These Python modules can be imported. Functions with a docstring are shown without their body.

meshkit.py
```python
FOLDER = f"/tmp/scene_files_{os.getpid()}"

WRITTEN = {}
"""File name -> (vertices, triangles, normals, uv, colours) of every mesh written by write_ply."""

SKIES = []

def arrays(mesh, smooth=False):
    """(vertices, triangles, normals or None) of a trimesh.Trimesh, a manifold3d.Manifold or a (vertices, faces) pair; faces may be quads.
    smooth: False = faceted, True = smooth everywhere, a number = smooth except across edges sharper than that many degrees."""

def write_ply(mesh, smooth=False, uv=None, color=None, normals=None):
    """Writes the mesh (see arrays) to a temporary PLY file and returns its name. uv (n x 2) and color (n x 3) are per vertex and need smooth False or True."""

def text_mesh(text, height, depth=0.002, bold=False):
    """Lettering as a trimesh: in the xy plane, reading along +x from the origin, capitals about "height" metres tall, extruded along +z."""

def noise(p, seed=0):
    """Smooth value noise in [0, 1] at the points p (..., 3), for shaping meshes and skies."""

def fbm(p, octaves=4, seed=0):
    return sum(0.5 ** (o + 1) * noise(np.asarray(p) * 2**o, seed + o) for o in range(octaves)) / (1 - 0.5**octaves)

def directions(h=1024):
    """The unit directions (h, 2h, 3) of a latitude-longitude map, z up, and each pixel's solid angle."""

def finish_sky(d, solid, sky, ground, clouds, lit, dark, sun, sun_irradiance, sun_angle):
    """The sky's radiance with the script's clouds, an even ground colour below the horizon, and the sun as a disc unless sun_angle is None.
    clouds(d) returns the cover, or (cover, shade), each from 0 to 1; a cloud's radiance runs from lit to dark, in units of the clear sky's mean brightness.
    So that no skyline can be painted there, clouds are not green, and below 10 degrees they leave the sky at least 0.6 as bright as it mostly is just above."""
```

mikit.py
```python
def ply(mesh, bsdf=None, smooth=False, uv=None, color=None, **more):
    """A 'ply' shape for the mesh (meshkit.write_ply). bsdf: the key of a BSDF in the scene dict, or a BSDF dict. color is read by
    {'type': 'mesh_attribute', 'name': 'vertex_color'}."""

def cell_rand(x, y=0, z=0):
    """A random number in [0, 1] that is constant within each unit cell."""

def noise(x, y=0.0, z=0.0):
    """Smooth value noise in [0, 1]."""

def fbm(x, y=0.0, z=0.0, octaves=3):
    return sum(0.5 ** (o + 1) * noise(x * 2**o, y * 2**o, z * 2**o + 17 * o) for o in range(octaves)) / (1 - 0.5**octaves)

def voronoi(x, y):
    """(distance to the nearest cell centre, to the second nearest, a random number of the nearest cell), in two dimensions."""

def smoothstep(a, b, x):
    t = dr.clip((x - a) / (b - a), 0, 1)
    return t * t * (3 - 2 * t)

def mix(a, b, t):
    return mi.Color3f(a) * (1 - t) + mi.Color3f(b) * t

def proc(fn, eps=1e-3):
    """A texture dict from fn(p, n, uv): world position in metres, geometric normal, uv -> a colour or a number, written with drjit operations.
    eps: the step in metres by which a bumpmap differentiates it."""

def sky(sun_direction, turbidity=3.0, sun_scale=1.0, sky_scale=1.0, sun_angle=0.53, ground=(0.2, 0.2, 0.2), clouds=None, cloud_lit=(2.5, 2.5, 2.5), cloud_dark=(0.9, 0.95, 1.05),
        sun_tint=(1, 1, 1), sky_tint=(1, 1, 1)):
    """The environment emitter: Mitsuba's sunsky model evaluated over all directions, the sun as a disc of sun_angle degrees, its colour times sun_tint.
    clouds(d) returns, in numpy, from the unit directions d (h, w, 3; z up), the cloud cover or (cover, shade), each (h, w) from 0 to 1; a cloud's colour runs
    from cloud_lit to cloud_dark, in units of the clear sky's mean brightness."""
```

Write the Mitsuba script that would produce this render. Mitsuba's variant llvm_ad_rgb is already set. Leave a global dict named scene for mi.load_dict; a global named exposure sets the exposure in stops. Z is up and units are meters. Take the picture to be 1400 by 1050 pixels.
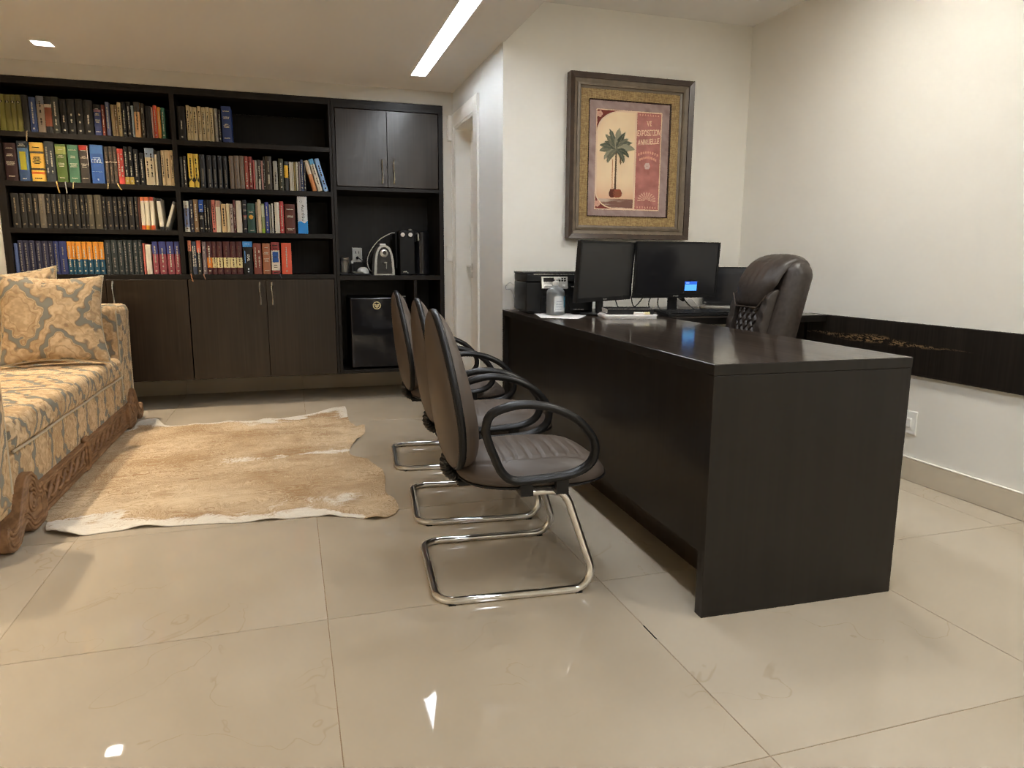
import math, random
import numpy as np, trimesh, mitsuba as mi, drjit as dr, mikit, meshkit
from mikit import proc, noise, fbm, cell_rand, smoothstep, mix, voronoi
from shapely.geometry import Polygon, Point, box as sbox
from trimesh.transformations import rotation_matrix, translation_matrix

random.seed(7); RNG = np.random.default_rng(7)
scene, labels = {}, {}
T4 = mi.ScalarTransform4f

# ---------------------------------------------------------------- camera, lights, exposure
YAW, PITCH, ROLL = 0.303265575, 0.171650499, 0.00504630750
def camera_axes():
    f = np.array([math.sin(YAW), math.cos(YAW), 0]); r = np.array([math.cos(YAW), -math.sin(YAW), 0]); u = np.array([0, 0, 1.0])
    f2 = f*math.cos(PITCH) - u*math.sin(PITCH); u2 = u*math.cos(PITCH) + f*math.sin(PITCH)
    return f2, u2*math.cos(ROLL) - r*math.sin(ROLL)
_f, _u = camera_axes()
EYE = np.array([0, 0, 1.07])
scene['camera'] = {'type': 'perspective', 'fov_axis': 'x', 'fov': math.degrees(2*math.atan(700/962.9)), 'near_clip': 0.05, 'far_clip': 60.0,
                   'to_world': T4().look_at(origin=EYE.tolist(), target=(EYE+_f).tolist(), up=_u.tolist())}
exposure = 1.22
LED_RADIANCE = (9.6, 10.2, 10.8)
WARM = np.array([1.0, 0.83, 0.61])
PANEL_RADIANCE = (31.0, 30.0, 27.4)
SPOT_LEFT = 1650.0
LEFT_SPOTS = [(-1.33, 5.06), (-1.66, 3.4), (-1.66, 1.5), (-1.66, -0.6)]          # recessed in the lowered ceiling
PANELS = [(2.15, 2.62), (2.15, 0.75), (2.15, -1.2)]                                            # flush square lights of the upper ceiling

# ---------------------------------------------------------------- room measures (metres; x right, y into the room, z up)
Z_LOW, Z_HIGH = 2.327, 2.565
X_EDGE, X_DOOR, X_RIGHT, X_LEFT = 1.252, 1.236, 2.919, -2.55
Y_MID, Y_BACK, Y_DEEP, Y_FRONT = 4.176, 5.506, 6.135, -2.9

# ---------------------------------------------------------------- helpers
def lin(c):
    c = np.asarray(c, float)/255.0
    return np.where(c <= 0.04045, c/12.92, ((c+0.055)/1.055)**2.4)

def rgb(c): return {'type': 'rgb', 'value': [float(v) for v in c]}

def mat(name, color=(0.5, 0.5, 0.5), rough=0.5, spec=0.5, metal=0.0, bump=None, scale=None, **kw):
    d = {'type': 'principled', 'base_color': color if isinstance(color, dict) else rgb(color), 'roughness': rough, 'specular': spec, 'metallic': metal, **kw}
    if bump is not None:
        d = {'type': 'bumpmap', 'arbitrary': bump, 'scale': scale or 1.0, 'nested': d}
    scene[name] = {'type': 'twosided', 'nested': d}
    return name

def numbered(name):
    k, i = name, 0
    while k in TAKEN:
        i += 1; k = f'{name}_{i:03d}'
    TAKEN.add(k)
    return k
TAKEN = set()

def thing(name, label, cat, group=None):
    k = numbered(name); labels[k] = {'label': label, 'category': cat}
    if group: labels[k]['group'] = group
    return k

def obj(name, mesh, bsdf, parent=None, smooth=False, label=None, cat=None, group=None, kind=None, color=None, at=None, emit=None):
    k = numbered((parent + '__' if parent else '') + name)
    if isinstance(mesh, dict): d = dict(mesh)
    else:
        kw = {}
        if color is not None: kw['color'] = np.broadcast_to(np.asarray(color, float), (len(mesh.vertices), 3))
        d = mikit.ply(mesh, bsdf, smooth=(smooth if color is None else bool(smooth)), **kw)
    if at is not None: d['to_world'] = T4(at)
    if emit is not None: d['emitter'] = {'type': 'area', 'radiance': rgb(emit)}
    scene[k] = d
    l = {a: b for a, b in (('label', label), ('category', cat), ('group', group), ('kind', kind)) if b}
    if l: labels[k] = l
    return k

def place(x=0, y=0, z=0, yaw=0):
    return translation_matrix([x, y, z]) @ rotation_matrix(math.radians(yaw), [0, 0, 1])

def moved(m, x=0, y=0, z=0): m = m.copy(); m.apply_translation([x, y, z]); return m
def turned(m, deg, axis, about=(0, 0, 0)): m = m.copy(); m.apply_transform(rotation_matrix(math.radians(deg), axis, about)); return m
def cat_(*ms): return trimesh.util.concatenate([m for m in ms])

def bx(x0, x1, y0, y1, z0, z1, c=0.0):
    """box from limits, its edges chamfered by c"""
    lo, hi = np.array([x0, y0, z0], float), np.array([x1, y1, z1], float)
    if c <= 0:
        m = trimesh.creation.box(extents=hi-lo); m.apply_translation((lo+hi)/2); return m
    c = min(c, 0.45*float((hi-lo).min()))
    P = []
    for sx in (0, 1):
        for sy in (0, 1):
            for sz in (0, 1):
                p = np.where([sx, sy, sz], hi, lo); q = np.where([sx, sy, sz], hi-c, lo+c)
                for a in range(3):
                    r = q.copy(); r[a] = p[a]; P.append(r)
    return trimesh.convex.convex_hull(np.array(P))

_S = trimesh.creation.uv_sphere(1.0, count=[13, 20]).vertices
def rbox(x0, x1, y0, y1, z0, z1, r):
    """box with round edges"""
    C = [(x, y, z) for x in (x0+r, x1-r) for y in (y0+r, y1-r) for z in (z0+r, z1-r)]
    return trimesh.convex.convex_hull(np.vstack([np.array(c)+_S*r for c in C]))

def hull(spheres):
    return trimesh.convex.convex_hull(np.vstack([np.array(c[:3])+_S*c[3] for c in spheres]))

def prism(poly, z0, z1):
    p = poly if isinstance(poly, Polygon) else Polygon(poly)
    m = trimesh.creation.extrude_polygon(p, z1-z0, engine='earcut'); m.apply_translation([0, 0, z0]); return m

def prism_y(poly, y0, y1):
    """polygon given in (x, z), extruded along y"""
    m = prism(poly, -y1, -y0); return turned(m, 90, [1, 0, 0])

def prism_x(poly, x0, x1):
    """polygon given in (y, z), extruded along x"""
    m = prism(poly, x0, x1)
    v = m.vertices; m2 = trimesh.Trimesh(np.stack([v[:, 2], v[:, 0], v[:, 1]], 1), m.faces, process=False); return m2

def lathe(profile, n=28):
    return trimesh.creation.revolve(np.array(profile, float), sections=n)

def tube(P, r, n=10, closed=False, r2=None, up=None):
    """a round (or r x r2 oval) tube along the points P"""
    P = np.asarray(P, float); m = len(P)
    t = (np.roll(P, -1, 0)-np.roll(P, 1, 0)) if closed else np.gradient(P, axis=0)
    t /= np.linalg.norm(t, axis=1, keepdims=True)+1e-12
    N = np.zeros_like(P)
    a = np.array(up if up is not None else ([0, 0, 1] if abs(t[0, 2]) < 0.9 else [1, 0, 0]), float)
    for i in range(m):
        a = a if up is None else np.array(up, float)
        a = a-t[i]*(a@t[i]); a /= np.linalg.norm(a)+1e-12; N[i] = a
    B = np.cross(t, N); ang = np.arange(n)*2*math.pi/n
    r = np.broadcast_to(r, (m,)); rr = r if r2 is None else np.broadcast_to(r2, (m,))
    V = P[:, None]+np.cos(ang)[None, :, None]*N[:, None]*r[:, None, None]+np.sin(ang)[None, :, None]*B[:, None]*rr[:, None, None]
    F = []
    for i in range(m if closed else m-1):
        k = (i+1) % m
        for j in range(n):
            l = (j+1) % n
            F += [[i*n+j, k*n+j, k*n+l], [i*n+j, k*n+l, i*n+l]]
    V = V.reshape(-1, 3)
    if not closed:
        V = np.vstack([V, P[0], P[-1]]); c0, c1 = len(V)-2, len(V)-1
        for j in range(n):
            l = (j+1) % n
            F += [[c0, j, l], [c1, (m-1)*n+l, (m-1)*n+j]]
    mesh = trimesh.Trimesh(V, np.array(F), process=False)
    if mesh.volume < 0: mesh.invert()
    return mesh

def spline(P, n=60, closed=False):
    P = np.asarray(P, float); m = len(P); out = []
    for s in np.linspace(0, m if closed else m-1, n, endpoint=not closed):
        i = min(int(s), m-1 if closed else m-2); t = s-i
        g = (lambda k: P[k % m]) if closed else (lambda k: P[min(max(k, 0), m-1)])
        p0, p1, p2, p3 = g(i-1), g(i), g(i+1), g(i+2)
        out.append(0.5*((2*p1)+(-p0+p2)*t+(2*p0-5*p1+4*p2-p3)*t*t+(-p0+3*p1-3*p2+p3)*t**3))
    return np.array(out)

def fillet(P, r, n=8, closed=False):
    """a polyline with its corners rounded by radius r"""
    P = [np.array(p, float) for p in P]; m = len(P); out = []
    for i in range(m):
        if not closed and i in (0, m-1): out.append(P[i]); continue
        a, b, c = P[i-1], P[i], P[(i+1) % m]
        u, v = (a-b), (c-b); lu, lv = np.linalg.norm(u), np.linalg.norm(v); u /= lu; v /= lv
        half = math.acos(np.clip(u@v, -1, 1))/2; d = min(r/math.tan(half), 0.48*lu, 0.48*lv); rr = d*math.tan(half)
        w = (u+v)/np.linalg.norm(u+v); ctr = b+w*(rr/math.sin(half))
        s, e = b+u*d-ctr, b+v*d-ctr; th = math.acos(np.clip((s@e)/(np.linalg.norm(s)*np.linalg.norm(e)), -1, 1))
        for k in range(n+1):
            q = k/n; out.append(ctr+(s*math.sin((1-q)*th)+e*math.sin(q*th))/math.sin(th))
    return np.array(out)

def grid_faces(a, b, flip=False):
    i, j = np.meshgrid(np.arange(a-1), np.arange(b-1), indexing='ij'); q = (i*b+j).ravel()
    f = np.vstack([np.stack([q, q+b, q+b+1], 1), np.stack([q, q+b+1, q+1], 1)])
    return f[:, ::-1] if flip else f

def two_sheets(top, bot, a, b):
    """closed mesh of two grids of points whose borders coincide"""
    m = trimesh.Trimesh(np.vstack([top, bot]), np.vstack([grid_faces(a, b), grid_faces(a, b, True)+len(top)]), process=True)
    m.merge_vertices()
    if m.volume < 0: m.invert()
    return m

def pad(hx, hy, e, top, bot, n=44, m=44):
    """a padded body over a superellipse outline hx x hy with exponent e; top(x, y, r) and bot(x, y, r) are heights, equal where r = 1"""
    u, v = np.meshgrid(np.sin(np.linspace(-math.pi/2, math.pi/2, n)), np.sin(np.linspace(-math.pi/2, math.pi/2, m)), indexing='ij')
    X, Y = u*np.sqrt(1-v*v/2), v*np.sqrt(1-u*u/2); r = np.hypot(X, Y); th = np.arctan2(Y, X)
    R = (np.abs(np.cos(th))**e+np.abs(np.sin(th))**e)**(-1/e)
    x, y, r = (X*R*hx).ravel(), (Y*R*hy).ravel(), np.clip(r, 0, 1).ravel()
    return two_sheets(np.stack([x, y, top(x, y, r)], 1), np.stack([x, y, bot(x, y, r)], 1), n, m)

def facing(mesh, x, y, z, yaw=0):
    """a flat mesh built in the xy plane (text) stood upright so that it reads from -y"""
    return moved(turned(turned(mesh, 90, [1, 0, 0]), yaw, [0, 0, 1]), x, y, z)

def text(s, h, depth=0.0012, bold=True, centre=True, width=None):
    m = meshkit.text_mesh(s, h, depth, bold); lo, hi = m.bounds
    if width: 
        k = width/(hi[0]-lo[0]); m.apply_transform(np.diag([k, 1, 1, 1])); lo, hi = m.bounds
    if centre: m.apply_translation([-(lo[0]+hi[0])/2, -(lo[1]+hi[1])/2, 0])
    return m

# ---------------------------------------------------------------- materials
def wood_fn(dark, light, along):
    d, l = np.array(dark), np.array(light)
    def fn(p, n, uv):
        if along == 'z': a, b, c = (p.x+p.y*1.37)*95.0, p.z*2.2, p.x*0.7
        else: a, b, c = p.x*90.0, p.y*2.2, p.z*80.0
        g = 0.62*fbm(a, b, c, 3)+0.38*fbm(a*0.13, b*0.6, 3.0, 2)
        return mix(d.tolist(), l.tolist(), smoothstep(0.28, 0.78, g))
    return fn
mat('m_wood', proc(wood_fn((.0065, .0052, .0044), (.0115, .0088, .0070), 'z')), 0.42, 0.32)
mat('m_wood_door', proc(wood_fn((.0165, .0108, .0070), (.027, .0178, .0115), 'z')), 0.28, 0.55)
mat('m_wood_desk', proc(wood_fn((.0062, .0050, .0042), (.0098, .0077, .0062), 'z')), 0.34, 0.42)
mat('m_wood_top', proc(wood_fn((.012, .0086, .0066), (.026, .0180, .0132), 'y')), 0.11, 0.60)
def panel_fn(p, n, uv):
    w = wood_fn((.0090, .0068, .0054), (.0170, .0125, .0095), 'z')(p, n, uv)
    d = dr.abs(p.z-(0.675+0.012*noise(p.y*9.0)))/0.016*0.8 + dr.abs(p.y-2.96)/0.30*0.65
    sc = smoothstep(0.46, 0.60, noise(p.y*46.0, p.z*150.0)*0.55+noise(p.y*170.0, p.z*420.0)*0.45)*smoothstep(1.45, 0.45, d)
    return mix(w, [.26, .17, .09], sc*0.85)
mat('m_panel', proc(panel_fn), 0.4, 0.5)
def floor_fn(p, n, uv):
    i, j = dr.floor((p.x-0.062)/0.9), dr.floor((p.y-1.155)/0.9)
    t = cell_rand(i, j, 5)
    ox, oy = cell_rand(i, j, 1)*37.0, cell_rand(i, j, 2)*53.0
    x, y = p.x+ox, p.y+oy
    cl = fbm(x*1.7, y*1.7, 0.0, 4)
    warp = fbm(x*3.1, y*3.1, 4.0, 3)
    v = dr.abs(fbm(x*5.0+warp*2.4, y*5.0+warp*2.4, 2.0, 4)-0.5)
    vein = smoothstep(0.012, 0.0, v)*smoothstep(0.56, 0.70, fbm(x*4.0+9.0, y*4.0, 1.0, 3))
    c = mix([.372, .314, .236], [.428, .371, .292], smoothstep(.3, .7, cl)*0.75+t*0.25)
    return mix(c, [.30, .225, .135], vein*0.40)
_tile = proc(floor_fn)
scene['m_tile'] = {'type': 'twosided', 'nested': {'type': 'blendbsdf', 'weight': 0.55,
    'polished': {'type': 'principled', 'base_color': _tile, 'roughness': 0.035, 'specular': 0.85},
    'body': {'type': 'principled', 'base_color': _tile, 'roughness': 0.9, 'specular': 0.1}}}
mat('m_grout', (.27, .20, .13), 0.8, 0.2)
mat('m_tile_trim', (.60, .53, .42), 0.3, 0.4)
def paint_fn(c, k=0.03):
    c = np.array(c)
    return lambda p, n, uv: mix((c*(1-k)).tolist(), (c*(1+k)).tolist(), fbm(p.x*2.3+p.y*1.1, p.y*1.7, p.z*2.1, 3))
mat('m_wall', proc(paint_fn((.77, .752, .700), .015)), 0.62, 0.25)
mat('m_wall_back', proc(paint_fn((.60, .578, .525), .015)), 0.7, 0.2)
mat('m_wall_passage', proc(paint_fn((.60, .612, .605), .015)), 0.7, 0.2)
mat('m_ceiling', proc(paint_fn((.68, .668, .640), .010)), 0.9, 0.1)
mat('m_white', (.80, .80, .77), 0.35, 0.5)
mat('m_white_matt', (.82, .80, .74), 0.6, 0.3)
mat('m_paper', (.80, .79, .80), 0.7, 0.2)
mat('m_chrome', (.88, .88, .87), 0.05, 0.5, 1.0)
mat('m_handle', (.92, .92, .90), 0.22, 0.5, 1.0)
mat('m_steel', (.62, .61, .58), 0.26, 0.5, 1.0)
mat('m_black', (.0065, .0068, .0076), 0.38, 0.28)
mat('m_black_matt', (.0085, .0087, .0092), 0.5, 0.25)
mat('m_black_gloss', (.010, .010, .012), 0.07, 0.6)
mat('m_screen', (.012, .012, .014), 0.16, 0.5)
mat('m_screen_matt', (.020, .020, .020), 0.38, 0.5)
mat('m_arm', (.006, .006, .0066), 0.36, 0.32)
mat('m_grey', (.34, .34, .33), 0.4, 0.5)
mat('m_silver', (.50, .49, .46), 0.3, 0.5, 0.8)
mat('m_print', {'type': 'mesh_attribute', 'name': 'vertex_color'}, 0.42, 0.4)
mat('m_flat', {'type': 'mesh_attribute', 'name': 'vertex_color'}, 0.85, 0.1)
mat('m_gloss_print', {'type': 'mesh_attribute', 'name': 'vertex_color'}, 0.22, 0.5)
mat('m_pages', (.60, .53, .40), 0.8, 0.1)
mat('m_leather_taupe', (.074, .057, .046), 0.44, 0.40)
mat('m_leather_dark', proc(lambda p, n, uv: mix([.023, .0175, .0150], [.039, .030, .0255], fbm(p.x*60, p.y*60, p.z*60, 2))), 0.42, 0.5)
scene['m_gel'] = {'type': 'principled', 'base_color': rgb((.86, .91, .93)), 'roughness': 0.12, 'spec_trans': 0.80, 'eta': 1.38}
mat('m_lamp_white', (.9, .9, .88), 0.5, 0.2)
scene['m_glass'] = {'type': 'dielectric', 'int_ior': 1.47, 'ext_ior': 1.0}
scene['m_thin_glass'] = {'type': 'thindielectric', 'int_ior': 1.5}

# ---------------------------------------------------------------- the setting
def struct(name, mesh, m, parent=None, smooth=False, label=None):
    return obj(name, mesh, m, parent, smooth, kind=None if parent else 'structure', label=label)

struct('floor', bx(X_LEFT-.1, X_RIGHT+.1, Y_FRONT-.1, Y_DEEP+.1, -.12, -.0016), 'm_grout')
for i in range(-3, 4):
    for j in range(-5, 6):
        x0, x1 = max(.062+.9*i, X_LEFT), min(.062+.9*(i+1), X_RIGHT)
        y0, y1 = max(1.155+.9*j, Y_FRONT), min(1.155+.9*(j+1), Y_DEEP)
        if x1-x0 < .02 or y1-y0 < .02: continue
        if x0 > 1.26 and y0 > 4.2: continue
        g = .0011
        obj('tile', bx(x0+g, x1-g, y0+g, y1-g, -.010, 0, .0007), 'm_tile', 'floor')

LED = (.855, .960, -1.80, 5.102)
HOLE = .055
low = sbox(X_LEFT-.1, Y_FRONT-.1, X_EDGE, Y_BACK-.003)
low = low.difference(sbox(LED[0], LED[2], LED[1], LED[3]))
for x, y in LEFT_SPOTS: low = low.difference(sbox(x-HOLE, y-HOLE, x+HOLE, y+HOLE))
struct('ceiling', prism(low, Z_LOW, Z_HIGH+.06), 'm_ceiling')
high = sbox(X_EDGE-.02, Y_FRONT-.1, X_RIGHT+.1, Y_MID+.05)
for x, y in PANELS: high = high.difference(sbox(x-.15, y-.15, x+.15, y+.15))
struct('ceiling_001', cat_(prism(high, Z_HIGH, Z_HIGH+.1), bx(X_LEFT-.1, X_RIGHT+.1, Y_FRONT-.1, Y_MID+.1, Z_HIGH+.12, Z_HIGH+.16)), 'm_ceiling')

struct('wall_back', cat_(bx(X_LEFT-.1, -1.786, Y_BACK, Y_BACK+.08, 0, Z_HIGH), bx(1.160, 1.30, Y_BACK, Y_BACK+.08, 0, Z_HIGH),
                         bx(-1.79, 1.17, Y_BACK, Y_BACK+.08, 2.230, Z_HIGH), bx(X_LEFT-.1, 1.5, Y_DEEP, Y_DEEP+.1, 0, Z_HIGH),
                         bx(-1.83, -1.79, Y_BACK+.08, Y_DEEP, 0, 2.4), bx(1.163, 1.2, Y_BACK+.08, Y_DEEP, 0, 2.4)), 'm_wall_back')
XD = 1.242
op = sbox(4.84, 0, 5.42, 2.065)
pw = sbox(Y_MID, -.01, Y_BACK+.02, Z_HIGH).difference(sbox(4.84, -.2, 5.42, 2.065))
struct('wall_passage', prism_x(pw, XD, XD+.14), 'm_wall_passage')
struct('wall_middle', bx(XD+.001, X_RIGHT+.1, Y_MID-.0008, Y_MID+.12, 0, Z_HIGH+.08), 'm_wall')
struct('wall_right', bx(X_RIGHT, X_RIGHT+.12, Y_FRONT-.1, Y_MID+.12, -.01, Z_HIGH+.08), 'm_wall')
struct('wall_left', bx(X_LEFT-.12, X_LEFT, Y_FRONT-.1, Y_BACK+.1, -.01, Z_HIGH+.08), 'm_wall')
struct('wall_front', bx(X_LEFT-.1, X_RIGHT+.1, Y_FRONT-.12, Y_FRONT, -.01, Z_HIGH+.08), 'm_wall')

def skirting(name, pieces):
    for k, p in enumerate(pieces):
        if k == 0: base = struct(name, p, 'm_tile_trim')
        else: obj('piece', p, 'm_tile_trim', base)
ys = [Y_FRONT, -1.545, -.645, .255, 1.155, 2.055, 2.955, 3.855, Y_MID]
skirting('baseboard_right', [bx(2.907, X_RIGHT, a+.0008, b-.0008, .001, .116, .0025) for a, b in zip(ys, ys[1:])])
xs = [-1.785, -.838, .062, .962, 1.158]
skirting('baseboard_back', [bx(a+.0008, b-.0008, Y_DEEP-.012, Y_DEEP, .001, .116, .0025) for a, b in zip(xs, xs[1:])])
skirting('baseboard_passage', [bx(XD-.012, XD, 4.18, 4.718, .001, .116, .0025)])
obj('trim_1', bx(2.9055, X_RIGHT, Y_FRONT, Y_MID, .1165, .1195), 'm_white_matt', kind='structure')

obj('joint_gap', bx(.9595, .9635, 1.665, 1.745, .0002, .0008), 'm_black', 'floor', label='short dark gap in a tile joint')

# the white door in the passage wall
struct('door_1', bx(1.352, 1.388, 4.845, 5.415, .006, 2.06, .002), 'm_white')
struct('jamb', bx(1.231, 1.352, 5.400, 5.4195, 0, 2.062, .002), 'm_white', 'door_1')
struct('jamb', bx(1.231, 1.352, 4.8405, 4.860, 0, 2.062, .002), 'm_white', 'door_1')
struct('header', bx(1.231, 1.352, 4.8405, 5.4195, 2.042, 2.0645, .002), 'm_white', 'door_1')
struct('casing', bx(1.226, XD, 4.722, 4.842, 0, 2.165, .003), 'm_white', 'door_1')
struct('casing', bx(1.226, XD, 5.418, Y_BACK-.001, 0, 2.165, .003), 'm_white', 'door_1')
struct('casing', bx(1.226, XD, 4.842, 5.418, 2.062, 2.165, .003), 'm_white', 'door_1')
hd = struct('handle', cat_(bx(1.346, 1.352, 5.33, 5.385, 1.005, 1.055, .002), tube(fillet([(1.348, 5.358, 1.032), (1.310, 5.358, 1.032), (1.310, 5.255, 1.032)], .012, 5), .008, 10)), 'm_steel', 'door_1', smooth=40, label='brushed steel lever handle')
struct('lock_plate', cat_(bx(1.346, 1.352, 5.33, 5.385, .945, .990, .002), lathe([(0, 0), (.010, 0), (.010, .004), (0, .004)], 16).apply_transform(translation_matrix([1.346, 5.358, .968]) @ rotation_matrix(-math.pi/2, [0, 1, 0]))), 'm_steel', 'door_1', smooth=30, label='steel keyhole plate')

# ---------------------------------------------------------------- lamps
led = thing('linear_light', 'long white LED light strip recessed in the lowered ceiling', 'ceiling light')
obj('diffuser', bx(LED[0]+.002, LED[1]-.002, LED[2]+.002, LED[3]-.002, Z_LOW+.006, Z_LOW+.012), 'm_lamp_white', led, emit=LED_RADIANCE)
obj('housing', cat_(bx(LED[0]+.0005, LED[1]-.0005, LED[2]+.0005, LED[3]-.0005, Z_LOW+.05, Z_LOW+.056), bx(LED[0]+.0005, LED[0]+.002, LED[2], LED[3], Z_LOW, Z_LOW+.05), bx(LED[1]-.002, LED[1]-.0005, LED[2], LED[3], Z_LOW, Z_LOW+.05),
    bx(LED[0], LED[1], LED[2]+.0005, LED[2]+.002, Z_LOW, Z_LOW+.05), bx(LED[0], LED[1], LED[3]-.002, LED[3]-.0005, Z_LOW, Z_LOW+.05)), 'm_white', led)
def downlight(x, y, z, power, label, group=None):
    k = thing('downlight', label, 'ceiling light', group)
    h = HOLE-.001
    fr = sbox(-h-.004, -h-.004, h+.004, h+.004).difference(sbox(-h+.004, -h+.004, h-.004, h-.004))
    obj('frame', moved(prism(fr, -.003, .0005), x, y, z), 'm_white', k)
    # a flared square reflector open to the room
    a, b = h-.002, h*.70
    P = [(-a, -a), (a, -a), (a, a), (-a, a)]; Q = [(-b, -b), (b, -b), (b, b), (-b, b)]
    V = [(p[0], p[1], 0.0) for p in P]+[(q[0], q[1], .092) for q in Q]+[(p[0], p[1], 0.0005) for p in [(-a-.001, -a-.001), (a+.001, -a-.001), (a+.001, a+.001), (-a-.001, a+.001)]]+[(p[0], p[1], .098) for p in P]
    F = []
    for i in range(4):
        j = (i+1) % 4
        F += [[i, i+4, j+4], [i, j+4, j], [i+8, j+8, j+12], [i+8, j+12, i+12]]
    F += [[4, 5, 6], [4, 6, 7], [12, 14, 13], [12, 15, 14]]
    obj('reflector', moved(trimesh.Trimesh(V, F, process=False), x, y, z), 'm_white', k)
    obj('bulb', moved(lathe([(0, .050), (.020, .050), (.029, .056), (.032, .066), (.024, .080), (0, .081)], 20), x, y, z), 'm_lamp_white', k, smooth=40, emit=(WARM*power).tolist())
downlight(*LEFT_SPOTS[0], Z_LOW, SPOT_LEFT, 'small square recessed downlight above the bookcase, left of the LED strip')
for (x, y), w in zip(LEFT_SPOTS[1:], ('above the middle of the sofa', 'before the near end of the sofa', 'in the front left part of the room')):
    downlight(x, y, Z_LOW, SPOT_LEFT, 'small square recessed downlight '+w)
for (x, y), w in zip(PANELS, ('above the office chair', 'above the floor in front of the desk', 'near the front wall')):
    k = thing('panel_light', 'flush square ceiling light '+w, 'ceiling light')
    fr = sbox(-.158, -.158, .158, .158).difference(sbox(-.143, -.143, .143, .143))
    obj('frame', moved(prism(fr, -.004, -.0003), x, y, Z_HIGH), 'm_white', k)
    obj('diffuser', bx(x-.1485, x+.1485, y-.1485, y+.1485, Z_HIGH+.001, Z_HIGH+.008), 'm_lamp_white', k, emit=PANEL_RADIANCE)

# ---------------------------------------------------------------- bookcase and tall cabinet
YF = 5.500
W, WD = 'm_wood', 'm_wood_door'
ZS = [1.888, 1.577, 1.277]
bc = thing('bookcase', 'dark wood wall bookcase with two bays full of books over four cupboard doors', 'bookcase')
obj('side_panel', bx(-1.784, -1.740, YF, 6.10, .215, 2.228, .001), W, bc)
obj('side_panel', bx(.318, .3375, YF, 6.10, .215, 2.228, .001), W, bc)
obj('divider', bx(-.728, -.697, YF+.001, 6.08, .974, 2.182, .001), W, bc)
obj('top_panel', bx(-1.740, .318, YF+.001, 6.08, 2.182, 2.228, .001), W, bc)
obj('back_panel', bx(-1.740, .318, 6.082, 6.10, .215, 2.182), W, bc)
obj('bottom_panel', bx(-1.740, .318, YF+.02, 6.08, .215, .236), W, bc)
obj('partition', bx(-.722, -.703, YF+.03, 6.08, .236, .938), W, bc)
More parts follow.
